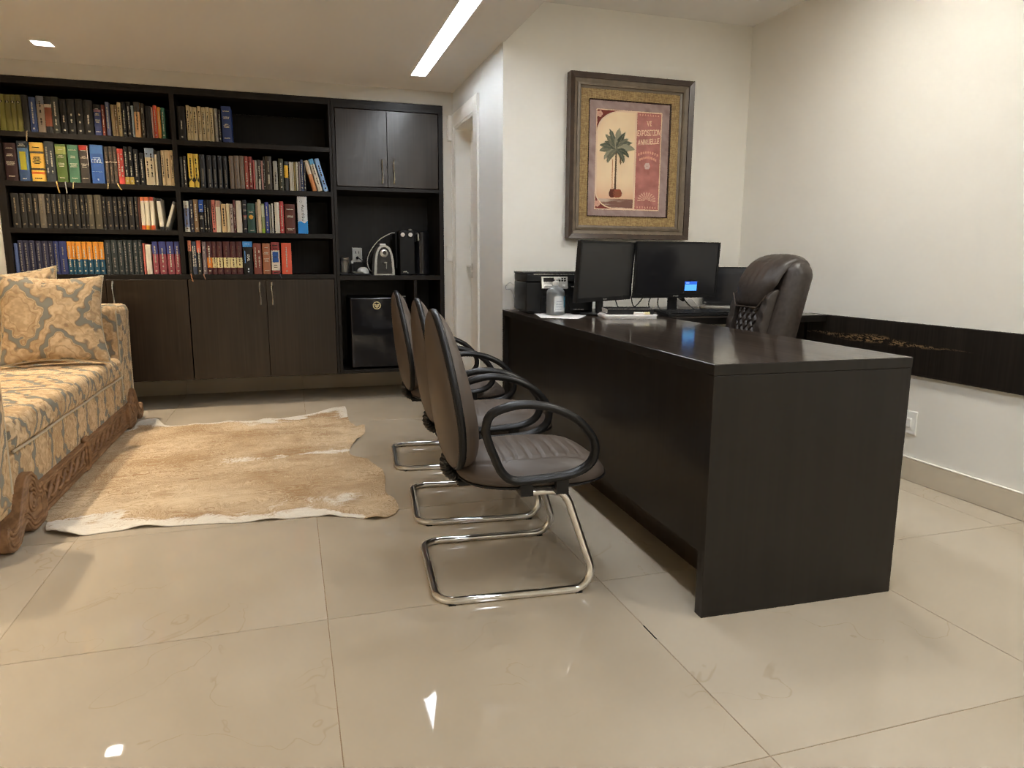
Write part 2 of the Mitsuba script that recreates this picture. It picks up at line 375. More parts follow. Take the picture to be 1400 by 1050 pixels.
for z, dz in zip(ZS, (.003, .006, .010)):
    obj('shelf', bx(-1.740, -.728, YF+.002, 6.08, z-.034, z, .001), W, bc)
    obj('shelf', bx(-.697, .318, YF+.002, 6.08, z-.034-dz, z-dz, .001), W, bc)
obj('counter', bx(-1.740, .318, YF+.0005, 6.08, .938, .972, .001), W, bc)
def bow_handle(x, z0, z1, y):
    """flared chrome bow handle in front of a door at y"""
    zs = np.linspace(z0, z1, 22); t = (zs-z0)/(z1-z0)
    P = np.stack([x+.004*np.sin(t*math.pi*2)*.6, y-.004-.020*np.sin(t*math.pi)**.6, zs], 1)
    r = .0042+.0042*np.abs(2*t-1)**1.6
    return cat_(tube(P, r*1.25, 8, r2=r*.75), bx(x-.005, x+.005, y-.006, y, z0, z0+.012, .001), bx(x-.005, x+.005, y-.006, y, z1-.012, z1, .001))
def door(parent, x0, x1, z0, z1, hx, h0, h1, y=None):
    y = y or YF-.002
    d = obj('door', bx(x0, x1, y, y+.02, z0, z1, .0012), WD, parent)
    obj('handle', bow_handle(hx, h0, h1, y), 'm_handle', d, smooth=40, label='curved chrome bow handle')
door(bc, -1.738, -1.2115, .217, .935, -1.254, .765, .922)
door(bc, -1.2085, -.696, .217, .935, -1.166, .765, .922)
door(bc, -.690, -.1695, .217, .935, -.211, .755, .911)
door(bc, -.1665, .3165, .217, .935, -.128, .755, .911)

tc = thing('tall_cabinet', 'tall dark wood cabinet with two upper doors, a coffee niche and a fridge bay', 'cabinet')
YT = 5.492
obj('side_panel', bx(.3385, .3605, YT, 6.10, .215, 2.226, .001), W, tc)
obj('side_panel', bx(1.124, 1.158, YT, 6.10, .215, 2.226, .001), W, tc)
obj('top_panel', bx(.3605, 1.124, YT, 6.08, 2.166, 2.226, .001), W, tc)
obj('back_panel', bx(.3605, 1.124, 5.99, 6.01, .24, 2.166), W, tc)
obj('shelf', bx(.3605, 1.124, YT+.004, 5.99, 1.586, 1.612, .001), W, tc)
obj('counter', bx(.3605, 1.124, YT+.002, 5.99, .927, .963, .001), W, tc)
obj('partition', bx(.920, .943, YT+.02, 5.99, .240, .927, .001), W, tc)
obj('bottom_panel', bx(.3605, 1.124, YT+.002, 5.99, .215, .240, .001), W, tc)
door(tc, .364, .7345, 1.617, 2.162, .696, 1.649, 1.812, YT+.004)
door(tc, .7375, 1.1205, 1.617, 2.162, .781, 1.649, 1.812, YT+.004)

# ---------------------------------------------------------------- books (left mm, right mm, height mm, colour, kind, spine details)
BOOKS = {
    'L1': [
        (-1738,-1701,227,(120,118,45),'olive',{'num': '1'}),
        (-1701,-1666,225,(110,104,42),'olive',{'num': '2'}),
        (-1666,-1637,225,(112,106,42),'olive',{'num': '3'}),
        (-1637,-1607,227,(112,106,42),'olive',{'num': '4'}),
        (-1605,-1568,228,(34,32,28),'black',{}),
        (-1565,-1526,218,(38,58,104),'blue',{'t': 'v'}),
        (-1524,-1479,229,(165,150,130),'grey and beige',{'b': [(0.78,1,(112,116,122))],'t': 'vd'}),
        (-1479,-1438,228,(28,30,30),'black with a red picture',{'b': [(0.7,0.79,(185,175,160)),(0.18,0.7,(130,72,50))]}),
        (-1438,-1395,229,(52,54,46),'dark grey green',{'t': 'v'}),
        (-1391,-1351,218,(14,13,12),'black',{'t': 's'}),
        (-1350,-1302,221,(14,13,12),'black',{'t': 's'}),
        (-1300,-1256,225,(24,22,18),'black',{'t': 's'}),
        (-1257,-1198,221,(24,22,18),'black',{'t': 's'}),
        (-1195,-1152,197,(48,58,108),'violet blue',{'b': [(0.84,1,(14,13,12)),(0.76,0.84,(150,110,120))],'t': 'h'}),
        (-1148,-1130,197,(125,52,36),'rust red',{'t': 'v'}),
        (-1124,-1100,217,(92,98,130),'lavender',{'t': 'vd'}),
        (-1092,-1071,203,(150,130,95),'tan',{}),
        (-1071,-1054,204,(120,95,60),'brown',{'t': 'vd'}),
        (-1053,-1030,220,(190,170,125),'cream',{'t': 'vd'}),
        (-1026,-1001,224,(14,13,12),'black',{'t': 'v'}),
        (-998,-973,228,(14,13,12),'black',{'t': 'v'}),
        (-969,-956,205,(150,165,175),'pale blue',{}),
        (-954,-917,229,(225,175,115),'peach',{'b': [(0.73,1,(60,58,55))],'t': 'vd'}),
        (-912,-891,223,(70,58,40),'dark brown',{'t': 'v'}),
        (-885,-848,209,(26,26,28),'black',{}),
        (-847,-838,201,(200,160,150),'pink',{}),
        (-836,-813,216,(215,75,35),'orange red',{'t': 'v'}),
        (-812,-792,206,(225,150,35),'amber',{'t': 'vd'}),
        (-788,-764,203,(50,110,85),'green',{'t': 'v'}),
    ],
    'L2': [
        (-1742,-1666,238,(46,26,26),'maroon',{'t': 'h'}),
        (-1660,-1598,252,(58,92,122),'blue with a yellow block',{'b': [(0.83,1,(28,32,38)),(0.0,0.28,(44,64,98))],'blk': (0.28,0.74,(150,140,40)),'t': 'hb'}),
        (-1589,-1510,248,(230,180,55),'yellow',{'b': [(0.29,0.34,(60,50,40)),(0.72,0.77,(60,52,45)),(0.19,0.25,(200,100,40))],'t': 'hd'}),
        (-1505,-1449,258,(45,50,53),'slate',{'t': 'v2'}),
        (-1443,-1379,244,(74,94,40),'olive green with a pale band',{'b': [(0.74,0.94,(150,158,92))],'t': 'h'}),
        (-1372,-1307,243,(58,98,74),'sage green',{'t': 'h'}),
        (-1304,-1249,245,(56,50,45),'dark brown with a red top',{'b': [(0.86,0.99,(150,45,35))],'t': 'h','edge': (215,205,190)}),
        (-1240,-1160,250,(35,75,140),'blue with large white title',{'b': [(0.77,1,(62,98,150))],'civil': 1}),
        (-1154,-1131,242,(62,54,46),'dark brown with a white stripe',{'b': [(0.57,0.6,(215,205,190))],'t': 'v'}),
        (-1128,-1105,244,(62,54,46),'dark brown with a white stripe',{'b': [(0.57,0.6,(215,205,190))],'t': 'v'}),
        (-1103,-1080,245,(62,54,46),'dark brown with a white stripe',{'b': [(0.57,0.6,(215,205,190))],'t': 'v'}),
        (-1078,-1041,233,(190,60,50),'red',{'t': 'v2'}),
        (-1039,-1012,248,(14,13,12),'black with a yellow base',{'b': [(0,0.2,(190,160,80))],'t': 'v'}),
        (-1010,-983,250,(14,13,12),'black with a yellow base',{'b': [(0,0.2,(190,160,80))],'t': 'v'}),
        (-979,-949,234,(18,18,18),'black',{'t': 'v'}),
        (-945,-916,213,(18,18,18),'black',{'t': 'v'}),
        (-909,-852,245,(215,200,165),'thick cream',{'b': [(0.75,1,(150,168,190))],'t': 'vd2'}),
        (-848,-833,204,(215,200,170),'slim cream',{}),
        (-831,-812,230,(55,55,52),'charcoal',{}),
        (-808,-788,235,(215,190,145),'ivory',{'t': 'vd'}),
        (-786,-752,237,(215,190,145),'ivory',{'t': 'vd'}),
        (-750,-728,238,(215,190,145),'ivory',{'t': 'vd'}),
    ],
    'L3': [
        (-1727,-1679,221,(36,34,30),'black',{'t': 'g'}),
        (-1677,-1641,222,(36,34,30),'black',{'t': 'g'}),
        (-1639,-1604,222,(36,34,30),'black',{'t': 'g'}),
        (-1601,-1571,222,(36,34,30),'black',{'t': 'g'}),
        (-1569,-1531,222,(92,84,72),'plastic wrapped',{'t': 'g'}),
        (-1529,-1498,223,(36,34,30),'black',{'t': 'g'}),
        (-1496,-1465,223,(36,34,30),'black',{'t': 'g'}),
        (-1463,-1434,223,(36,34,30),'black',{'t': 'g'}),
        (-1432,-1410,222,(36,34,30),'black',{'t': 'g'}),
        (-1407,-1371,222,(36,34,30),'black',{'t': 'g'}),
        (-1369,-1330,223,(36,34,30),'black',{'t': 'g'}),
        (-1327,-1300,223,(36,34,30),'black',{'t': 'g'}),
        (-1297,-1278,223,(36,34,30),'black',{'t': 'g'}),
        (-1280,-1247,224,(74,68,54),'plastic wrapped',{'t': 'g'}),
        (-1243,-1198,226,(74,68,54),'plastic wrapped',{'t': 'g'}),
        (-1194,-1173,213,(34,32,30),'black',{'t': 'g'}),
        (-1171,-1132,214,(34,32,30),'black',{'t': 'g'}),
        (-1130,-1103,215,(34,32,30),'black',{'t': 'g'}),
        (-1099,-1074,216,(34,32,30),'black',{'t': 'g'}),
        (-1072,-1044,216,(34,32,30),'black',{'t': 'g'}),
        (-1038,-1002,218,(34,32,30),'black',{'t': 'g'}),
        (-996,-977,219,(34,32,30),'black',{'t': 'g'}),
        (-975,-962,219,(70,38,26),'brown',{}),
        (-960,-935,220,(225,215,190),'white with orange bands',{'b': [(0,0.13,(200,85,40)),(0.88,1,(200,110,70))]}),
        (-933,-905,221,(225,215,190),'white with orange bands',{'b': [(0,0.13,(200,140,50)),(0.88,1,(200,110,70))]}),
        (-901,-875,222,(225,215,190),'white with orange bands',{'b': [(0,0.13,(200,85,40)),(0.88,1,(150,60,45))]}),
        (-849,-819,214,(222,214,196),'white with a black cap',{'b': [(0,0.1,(30,30,32)),(0.91,1,(40,38,38))],'lean': -3}),
        (-817,-796,195,(222,214,196),'white slim',{'b': [(0,0.1,(60,58,55)),(0.9,1,(100,100,100))],'lean': 18}),
    ],
    'L4': [
        (-1741,-1717,203,(70,90,140),'pale blue',{}),
        (-1715,-1684,224,(46,46,70),'navy',{'t': 'g2'}),
        (-1683,-1653,223,(46,46,70),'navy',{'t': 'g2'}),
        (-1652,-1617,223,(46,46,70),'navy',{'t': 'g2'}),
        (-1615,-1580,222,(46,46,70),'navy',{'t': 'g2'}),
        (-1579,-1541,222,(46,46,70),'navy',{'t': 'g2'}),
        (-1540,-1512,221,(46,46,70),'navy',{'t': 'g2'}),
        (-1510,-1479,220,(44,54,108),'navy',{'t': 'g2'}),
        (-1477,-1432,220,(44,54,108),'navy',{'t': 'g2'}),
        (-1430,-1402,219,(30,80,105),'gold and teal',{'b': [(0.46,1,(205,135,50))],'t': 'v'}),
        (-1400,-1381,219,(30,80,105),'gold and teal',{'b': [(0.46,1,(205,135,50))],'t': 'v'}),
        (-1380,-1344,218,(30,80,105),'gold and teal',{'b': [(0.46,1,(205,135,50))],'t': 'v'}),
        (-1342,-1314,218,(30,80,105),'gold and teal',{'b': [(0.46,1,(205,135,50))],'t': 'v'}),
        (-1312,-1278,218,(30,80,105),'gold and teal',{'b': [(0.46,1,(205,135,50))],'t': 'v'}),
        (-1276,-1240,218,(30,80,105),'gold and teal',{'b': [(0.46,1,(205,135,50))],'t': 'v'}),
        (-1238,-1207,218,(30,80,105),'gold and teal',{'b': [(0.46,1,(205,135,50))],'t': 'v'}),
        (-1204,-1167,232,(50,58,58),'dark teal',{'t': 'g2'}),
        (-1165,-1126,233,(50,58,58),'dark teal',{'t': 'g2'}),
        (-1124,-1090,233,(50,58,58),'dark teal',{'t': 'g2'}),
        (-1088,-1065,234,(50,58,58),'dark teal',{'t': 'g2'}),
        (-1063,-1032,234,(50,58,58),'dark teal',{'t': 'g2'}),
        (-1029,-997,234,(50,58,58),'dark teal',{'t': 'g2'}),
        (-996,-972,235,(50,58,58),'dark teal',{'t': 'g2'}),
        (-967,-955,214,(190,90,75),'slim salmon',{}),
        (-953,-916,205,(216,206,186),'white',{}),
        (-909,-873,225,(150,65,75),'blue and red',{'b': [(0.62,1,(60,65,120))],'t': 'v'}),
        (-867,-821,226,(150,65,75),'blue and red',{'b': [(0.62,1,(60,65,120))],'t': 'v'}),
        (-817,-771,226,(150,65,75),'blue and red',{'b': [(0.62,1,(60,65,120))],'t': 'v'}),
        (-767,-721,227,(150,65,75),'blue and red',{'b': [(0.62,1,(60,65,120))],'t': 'v'}),
    ],
    'R1': [
        (-690,-634,224,(26,22,18),'black',{'t': 's'}),
        (-629,-608,232,(200,180,135),'cream',{'t': 'vd'}),
        (-606,-590,224,(200,180,135),'cream',{'t': 'vd'}),
        (-589,-562,224,(200,180,135),'cream',{'t': 'vd'}),
        (-558,-536,231,(200,180,135),'cream',{'t': 'vd'}),
        (-534,-507,226,(200,180,135),'cream',{'t': 'vd'}),
        (-505,-482,229,(200,180,135),'cream',{'t': 'vd'}),
        (-480,-457,223,(200,180,135),'cream',{'t': 'vd'}),
        (-451,-430,223,(140,135,125),'grey',{'t': 'vd'}),
        (-426,-410,217,(20,20,20),'black',{'t': 'v'}),
        (-405,-341,243,(35,60,120),'blue',{'t': 'h'}),
    ],
    'R2': [
        (-692,-674,205,(70,72,66),'mottled grey',{'t': 'g2'}),
        (-671,-651,210,(44,40,38),'dark brown',{'t': 'v'}),
        (-641,-605,229,(240,205,55),'yellow',{'dia': 1,'t': 'vd'}),
        (-603,-573,227,(240,205,55),'yellow',{'dia': 1,'t': 'vd'}),
        (-565,-530,225,(42,44,49),'slate grey',{'lab': 1}),
        (-521,-486,223,(42,44,49),'slate grey',{'lab': 1}),
        (-481,-456,222,(42,44,49),'slate grey',{'lab': 1}),
        (-448,-419,223,(42,44,49),'slate grey',{'lab': 1}),
        (-412,-386,222,(42,44,49),'slate grey',{'lab': 1}),
        (-373,-343,226,(118,102,86),'taupe',{'t': 'g2'}),
        (-341,-306,228,(118,102,86),'taupe',{'t': 'g2'}),
        (-304,-275,229,(118,102,86),'taupe',{'t': 'g2'}),
        (-272,-247,227,(165,75,60),'brick red',{'t': 'v'}),
        (-245,-218,226,(130,40,35),'dark red',{'t': 'v'}),
        (-215,-204,203,(190,90,85),'pink red',{}),
        (-203,-187,202,(150,140,130),'grey',{}),
        (-185,-162,205,(66,62,58),'dark',{'blk': (0.0,0.35,(190,180,165)),'t': 'v'}),
        (-161,-148,202,(180,130,120),'pink',{}),
        (-146,-134,230,(50,44,38),'slim black',{'t': 'v'}),
        (-133,-87,233,(60,52,42),'dark olive with a white label',{'lab2': 1}),
        (-80,-49,202,(165,165,155),'pale grey',{'t': 'vd'}),
        (-43,-7,222,(58,60,40),'moss green',{'t': 'v'}),
        (-3,25,203,(60,64,66),'charcoal with a yellow block',{'b': [(0.44,0.87,(225,180,60))]}),
        (31,49,201,(190,185,170),'white',{}),
        (50,61,201,(190,185,165),'white',{}),
        (63,76,202,(130,115,60),'mustard',{}),
        (79,91,203,(205,198,180),'white',{}),
        (95,108,205,(120,110,115),'mauve grey',{}),
        (109,129,220,(45,60,95),'navy',{'t': 'v'}),
        (131,145,207,(44,42,46),'charcoal',{'t': 'v'}),
        (192,224,218,(195,120,55),'tan and white',{'b': [(0.55,1,(205,190,165))],'lean': -15.5}),
        (228,265,230,(205,200,182),'cream with a blue cap',{'b': [(0.83,1,(90,160,200))],'lean': -15.5,'t': 'vd'}),
        (271,306,236,(130,175,225),'sky blue',{'lean': -15.5,'t': 'v'}),
    ],
    'R3': [
        (-689,-654,211,(110,125,165),'blue with white ends',{'b': [(0,0.15,(200,200,188)),(0.77,1,(200,200,190))],'t': 'v'}),
        (-650,-627,219,(45,45,60),'dark navy',{'t': 'v'}),
        (-625,-595,223,(130,100,65),'tan brown',{'t': 'v'}),
        (-591,-559,221,(22,22,24),'black with a blue top',{'b': [(0.62,1,(40,80,160))],'t': 'h'}),
        (-557,-541,216,(14,13,12),'black',{'t': 'v'}),
        (-539,-523,222,(14,13,12),'black',{'t': 'v'}),
        (-522,-510,222,(40,34,32),'black',{}),
        (-508,-484,223,(210,115,100),'salmon',{'t': 'v'}),
        (-482,-449,220,(215,205,180),'cream with a pink top',{'b': [(0.8,1,(180,140,125))]}),
        (-445,-413,198,(215,180,125),'apricot',{'t': 'vd'}),
        (-411,-389,201,(220,205,165),'cream',{}),
        (-387,-367,199,(185,165,155),'pinkish grey',{'t': 'vd'}),
        (-364,-350,227,(90,40,40),'dark red',{'t': 'v'}),
        (-347,-308,223,(220,210,195),'white',{}),
        (-301,-274,229,(35,35,45),'black with a red band',{'b': [(0.48,0.54,(130,60,65))],'t': 'h'}),
        (-272,-219,207,(40,75,68),'dark green with a gold emblem',{'emb': 1,'t': 'h1'}),
        (-213,-200,217,(130,115,100),'taupe',{}),
        (-199,-177,236,(215,195,160),'tall cream',{}),
        (-176,-153,206,(140,150,100),'pale green',{'b': [(0,0.15,(150,185,60)),(0.55,0.95,(190,195,170))]}),
        (-150,-124,218,(55,70,150),'royal blue',{'t': 'v'}),
        (-122,-110,202,(150,150,140),'grey',{}),
        (-105,-92,211,(190,190,185),'slim white',{}),
        (-84,-51,220,(225,220,205),'wide white',{}),
        (-50,-20,226,(185,60,60),'red',{'t': 'v'}),
        (-15,60,209,(95,45,35),'thick brown',{'t': 'h2'}),
        (75,147,266,(210,215,220),'white and bright blue dictionary',{'aur': 1}),
    ],
    'R4': [
        (-681,-657,235,(60,56,46),'charcoal with a salmon top',{'b': [(0.68,1,(220,140,110))],'t': 'v'}),
        (-654,-625,229,(60,70,90),'blue grey',{'t': 'v2'}),
        (-624,-594,236,(50,48,42),'black with a coral top',{'b': [(0.64,1,(215,110,90))],'t': 'v'}),
        (-588,-560,228,(120,105,110),'mauve',{'t': 'v'}),
        (-558,-524,230,(85,40,42),'maroon with an orange band',{'b': [(0.2,0.51,(215,130,50))],'t': 'v'}),
        (-523,-493,231,(85,40,42),'maroon with a cream band',{'b': [(0.2,0.51,(215,200,150))],'t': 'v'}),
        (-491,-453,231,(85,40,42),'maroon with a cream band',{'b': [(0.2,0.51,(215,200,150))],'t': 'v'}),
        (-449,-403,232,(85,40,42),'maroon with a cream band',{'b': [(0.2,0.51,(215,200,150))],'t': 'v'}),
        (-402,-362,232,(85,40,42),'maroon with a cream band',{'b': [(0.2,0.51,(215,200,150))],'t': 'v'}),
        (-360,-321,233,(85,40,42),'maroon with a cream band',{'b': [(0.2,0.51,(215,200,150))],'t': 'v'}),
        (-317,-250,234,(20,20,20),'black with a bright blue top',{'b': [(0.83,1,(70,145,215))],'civil2': 1}),
        (-246,-189,221,(125,60,48),'reddish brown',{'t': 'v2'}),
        (-183,-128,222,(165,100,65),'copper',{'t': 'h'}),
        (-123,-63,231,(225,215,200),'white edged red and blue',{'b': [(0,0.12,(140,60,60)),(0.74,1,(140,60,60))],'in': (0.37,0.7,(35,80,150)),'t': 'h3'}),
        (-53,21,227,(225,85,50),'wide orange red',{'t': 'v'}),
    ],
}

SHELF_Z = {'L1': 1.888, 'L2': 1.577, 'L3': 1.277, 'L4': .972, 'R1': 1.885, 'R2': 1.571, 'R3': 1.267, 'R4': .972}
SHELF_NAME = {'L1': 'top shelf of left bay', 'L2': 'second shelf of left bay', 'L3': 'third shelf of left bay', 'L4': 'lowest shelf of left bay',
              'R1': 'top shelf of right bay', 'R2': 'second shelf of right bay', 'R3': 'third shelf of right bay', 'R4': 'lowest shelf of right bay'}
ORD = ['first', 'second', 'third', 'fourth', 'fifth', 'sixth', 'seventh', 'eighth', 'ninth', 'tenth', 'eleventh', 'twelfth', 'thirteenth', 'fourteenth', 'fifteenth', 'sixteenth', 'seventeenth', 'eighteenth', 'nineteenth', 'twentieth', 'twenty-first', 'twenty-second', 'twenty-third']
def book(shelf, x0, x1, h, col, kind, ex, label, rng):
    x0, x1, h = max(x0, -1738 if shelf[0] == 'L' else -694)/1000, min(x1, -731 if shelf[0] == 'L' else 312)/1000, h/1000
    z = SHELF_Z[shelf]+.0006; w = x1-x0; xc = (x0+x1)/2
    y0 = 5.518+rng.uniform(0, .006); d = rng.uniform(.150, .172)
    k = thing('book', label, 'book', 'books on the '+SHELF_NAME[shelf])
    lean = ex.get('lean', 0)
    def fix(m):
        m = moved(m, xc, y0, z)
        if lean:
            px = x1 if lean > 0 else x0
            hk = xc-w/2 if lean < 0 else xc+w/2
            m = turned(m, lean, [0, 1, 0], [hk, y0, z])
        return m
    if lean: h = h/math.cos(math.radians(lean))-w*abs(math.tan(math.radians(lean)))*.6
    w = w*(.90 if lean else .965); b = min(.0022, w*.18); rnd = min(.0065, w*.24)
    tt = np.linspace(0, math.pi, 9)
    out = [(-w/2*math.cos(t)*1.0, -rnd*math.sin(t)+rnd) for t in tt]
    U = Polygon(out+[(w/2, d), (w/2-b, d), (w/2-b, b+rnd*1.2), (-w/2+b, b+rnd*1.2), (-w/2+b, d), (-w/2, d)])
    c = lin(col); c = c*.88+c.mean()*.12
    obj('cover', fix(prism(U, 0, h)), 'm_print', k, color=c*rng.uniform(.93, 1.05))
    obj('pages', fix(bx(-w/2+b*1.02, w/2-b*1.02, b+rnd*1.25, d-.004, .003, h-.003)), 'm_pages', k)
    def band(z0, z1, colr, f=1.012, name='spine_band', lift=.0006):
        arc = [(-w/2*f*math.cos(t), -rnd*math.sin(t)+rnd-lift) for t in tt]
        pl = Polygon(arc+[(w/2*f, .004+rnd), (-w/2*f, .004+rnd)])
        obj(name, fix(prism(pl, z0, z1)), 'm_print', k, color=lin(colr))
    def plate(xa, xb, z0, z1, colr, name='spine_label', lift=.0010):
        obj(name, fix(bx(xa*w/2, xb*w/2, -lift, .003, z0*h, z1*h)), 'm_print', k, color=lin(colr))
    for a, e, cc in ex.get('b', ()): band(a*h, e*h, cc)
    if 'in' in ex: plate(-.72, .72, *ex['in'])
    if 'blk' in ex: plate(-.55, .62, *ex['blk'])
    if 'edge' in ex: plate(.86, 1.0, .45, .97, ex['edge'])
    t = ex.get('t')
    L = []
    def dash(xa, xb, za, zb): L.append(bx(xa, xb, -.0015, .002, za, zb))
    light = (205, 198, 182) if sum(col) < 420 else (60, 48, 40)
    if t in ('v', 'v2', 'vd', 'vd2', 'g', 'g2', 's'):
        cols_ = [-.24, .22] if t in ('v2', 'vd2') else [0.0]
        lo, hi = {'s': (.32, .58), 'g': (.42, .86), 'g2': (.12, .92)}.get(t, (.22, .86))
        for cx in cols_:
            q = hi*h
            while q > lo*h:
                ln = rng.uniform(.006, .020)
                if rng.random() < .86: dash(cx*w-min(w*.13, .004), cx*w+min(w*.13, .004), max(q-ln, lo*h), q)
                q -= ln+.004
        if t in ('s', 'g', 'g2', 'v'): dash(-min(w*.2, .006), min(w*.2, .006), .018, .028)
        if t == 'g': light = (120, 108, 88)
        if t == 'g2': light = (128, 124, 122)
    elif t:
        rows = {'h': (.86, .70, .66, .50, .46, .42, .12), 'hb': (.92, .88, .06), 'hd': (.87, .62, .58, .54, .50, .46, .08), 'h1': (.70, .08), 'h2': (.82, .60, .56, .16, .12), 'h3': (.9, .80, .54, .28, .22, .05)}[t]
        for r_ in rows:
            ww = w*rng.uniform(.20, .36); dash(-ww, ww, r_*h-.0025, r_*h+.0025)
    if t in ('v', 'vd', 'h') and any(sum(b_[2]) > 430 for b_ in ex.get('b', ())): light = (110, 92, 76)
    if L: obj('spine_lettering', fix(cat_(*L)), 'm_print', k, color=lin(light)*.8, kind='stuff' if len(L) > 1 else None)
    if 'num' in ex:
        obj('number_disc', fix(moved(turned(lathe([(0, 0), (.010, 0), (.010, .0012), (0, .0012)], 18), 90, [1, 0, 0]), 0, .0002, h*.80)), 'm_print', k, color=lin((30, 26, 18)))
        obj('number', fix(facing(text(ex['num'], .013), 0, -.0010, h*.80)), 'm_print', k, color=lin((225, 215, 190)))
    if 'civil' in ex:
        obj('title', fix(facing(text('CIVIL', .024, .001, width=.064), 0, .0002, h*.58)), 'm_print', k, color=lin((235, 235, 235)))
        obj('spine_lettering', fix(cat_(bx(-.025, .022, -.001, .002, h*.655, h*.670), bx(-.03, .03, -.001, .002, h*.30, h*.306), bx(-.004, .004, -.001, .002, h*.08, h*.13))), 'm_print', k, color=lin((190, 205, 225)))
    if 'civil2' in ex:
        obj('title', fix(facing(turned(text('CIVIL', .016, .001, width=.050), -90, [0, 0, 1]), .004, .0002, h*.50)), 'm_print', k, color=lin((225, 225, 225)))
        obj('spine_label', fix(bx(-.022, -.015, -.0012, .002, h*.34, h*.72)), 'm_print', k, color=lin((90, 140, 200)))
        obj('spine_lettering', fix(cat_(bx(-.016, .016, -.0018, .002, h*.91, h*.925), bx(-.004, .006, -.0012, .002, h*.14, h*.18), bx(-.005, .006, -.0012, .002, h*.06, h*.09))), 'm_print', k, color=lin((200, 215, 230)))
    if 'aur' in ex:
        xx = np.linspace(-w/2, w/2, 24)
        wave = [(a, h*(.30+.035*math.sin((a/w+.5)*6.0)+(.06 if a > .012 else 0)*min(1, (a-.012)/.012 if a > .012 else 0))) for a in xx]
        obj('spine_band', fix(prism_y([(-w/2*1.01, 0)]+[(a*1.01, b_) for a, b_ in wave]+[(w/2*1.01, 0)], -.0008, .004)), 'm_print', k, color=lin((45, 140, 220)))
        obj('title', fix(facing(turned(text('Aurélio', .020, .001, bold=False, width=.118), -90, [0, 0, 1]), .004, .0002, h*.56)), 'm_print', k, color=lin((52, 56, 66)))
        obj('emblem', fix(moved(turned(trimesh.creation.annulus(.007, .009, .0012, sections=24), 90, [1, 0, 0]), -.008, 0, h*.86)), 'm_print', k, color=lin((140, 146, 150)))
    if 'dia' in ex:
        s = h*.14
        for sx in (-1, 1):
            obj('spine_mark', fix(prism_y([(sx*w/2*1.005, s), (sx*w*.1, s+.018), (sx*w/2*1.005, s+.038)], -.0009, .003)), 'm_print', k, color=lin((26, 24, 20)))
    if 'lab' in ex: plate(-.30, .34, .16, .58, (100, 98, 92)); plate(-.22, .22, .05, .11, (150, 146, 138), 'spine_mark'); plate(-.18, .20, .86, .93, (86, 92, 104), 'spine_mark')
    if 'lab2' in ex: plate(-.25, .30, .18, .46, (175, 165, 145)); plate(-.12, .10, .55, .86, (165, 158, 140), 'spine_mark')
    if 'emb' in ex:
        obj('emblem', fix(moved(turned(lathe([(0, 0), (.008, 0), (.016, .0004), (.012, .0016), (0, .002)], 9), 90, [1, 0, 0]), 0, .0006, h*.54)), 'm_print', k, color=lin((205, 160, 70)))
        band(.755*h, .775*h, (70, 110, 100))
    return k
def count_words(kind, seen, n):
    i = seen.get(kind, 0); seen[kind] = i+1
    if n == 1: return f'{kind} book'
    return f'{ORD[i]} {kind} book from left'
_r = random.Random(11)
for sh in BOOKS:
    seen, tot = {}, {}
    for b in BOOKS[sh]: tot[b[4]] = tot.get(b[4], 0)+1
    for b in BOOKS[sh]:
        lead = {'lean': ''}
        lab = count_words(b[4], seen, tot[b[4]])+(' leaning' if b[5].get('lean') else '')+', '+SHELF_NAME[sh]
        book(sh, *b, lab, _r)
# ribbon bookmarks that hang over the shelf edges
def ribbon(x, z, l, col, swing, label):
    P = spline([(x, 5.520, z+.004), (x, 5.4972, z+.001), (x+swing*.4, 5.4955, z-l*.5), (x+swing, 5.4962, z-l)], 14)
    obj('ribbon_bookmark', tube(P, .0009, 6, r2=.0042, up=[0, -1, 0]), 'm_print', color=lin(col), label=label, cat='bookmark', group='ribbon bookmarks hanging from books')
ribbon(-1.583, 1.888, .062, (165, 150, 115), -.006, 'cream ribbon bookmark hanging below the top shelf of the left bay')
ribbon(-1.443, 1.577, .070, (205, 170, 110), .012, 'golden ribbon bookmark hanging below the olive green book')
ribbon(-1.392, 1.577, .072, (130, 128, 122), .004, 'grey ribbon bookmark hanging below the sage green book')
ribbon(-1.345, 1.577, .040, (150, 135, 100), -.006, 'short tan ribbon bookmark below the sage green book, right of the grey one')
ribbon(-1.140, 1.577, .036, (190, 165, 120), -.004, 'short cream ribbon bookmark under the white striped books')
ribbon(-1.082, 1.577, .040, (215, 185, 130), .022, 'slanting yellow ribbon bookmark left of the red book on the second shelf')
ribbon(-.666, .972, .052, (170, 115, 80), .010, 'brown ribbon bookmark hanging over the right bay cupboard door')
ribbon(-.584, .972, .036, (165, 125, 105), .012, 'short pinkish ribbon bookmark below the mauve book')
ribbon(-.066, .972, .030, (50, 66, 84), .012, 'blue ribbon bookmark beside the wide orange red book')

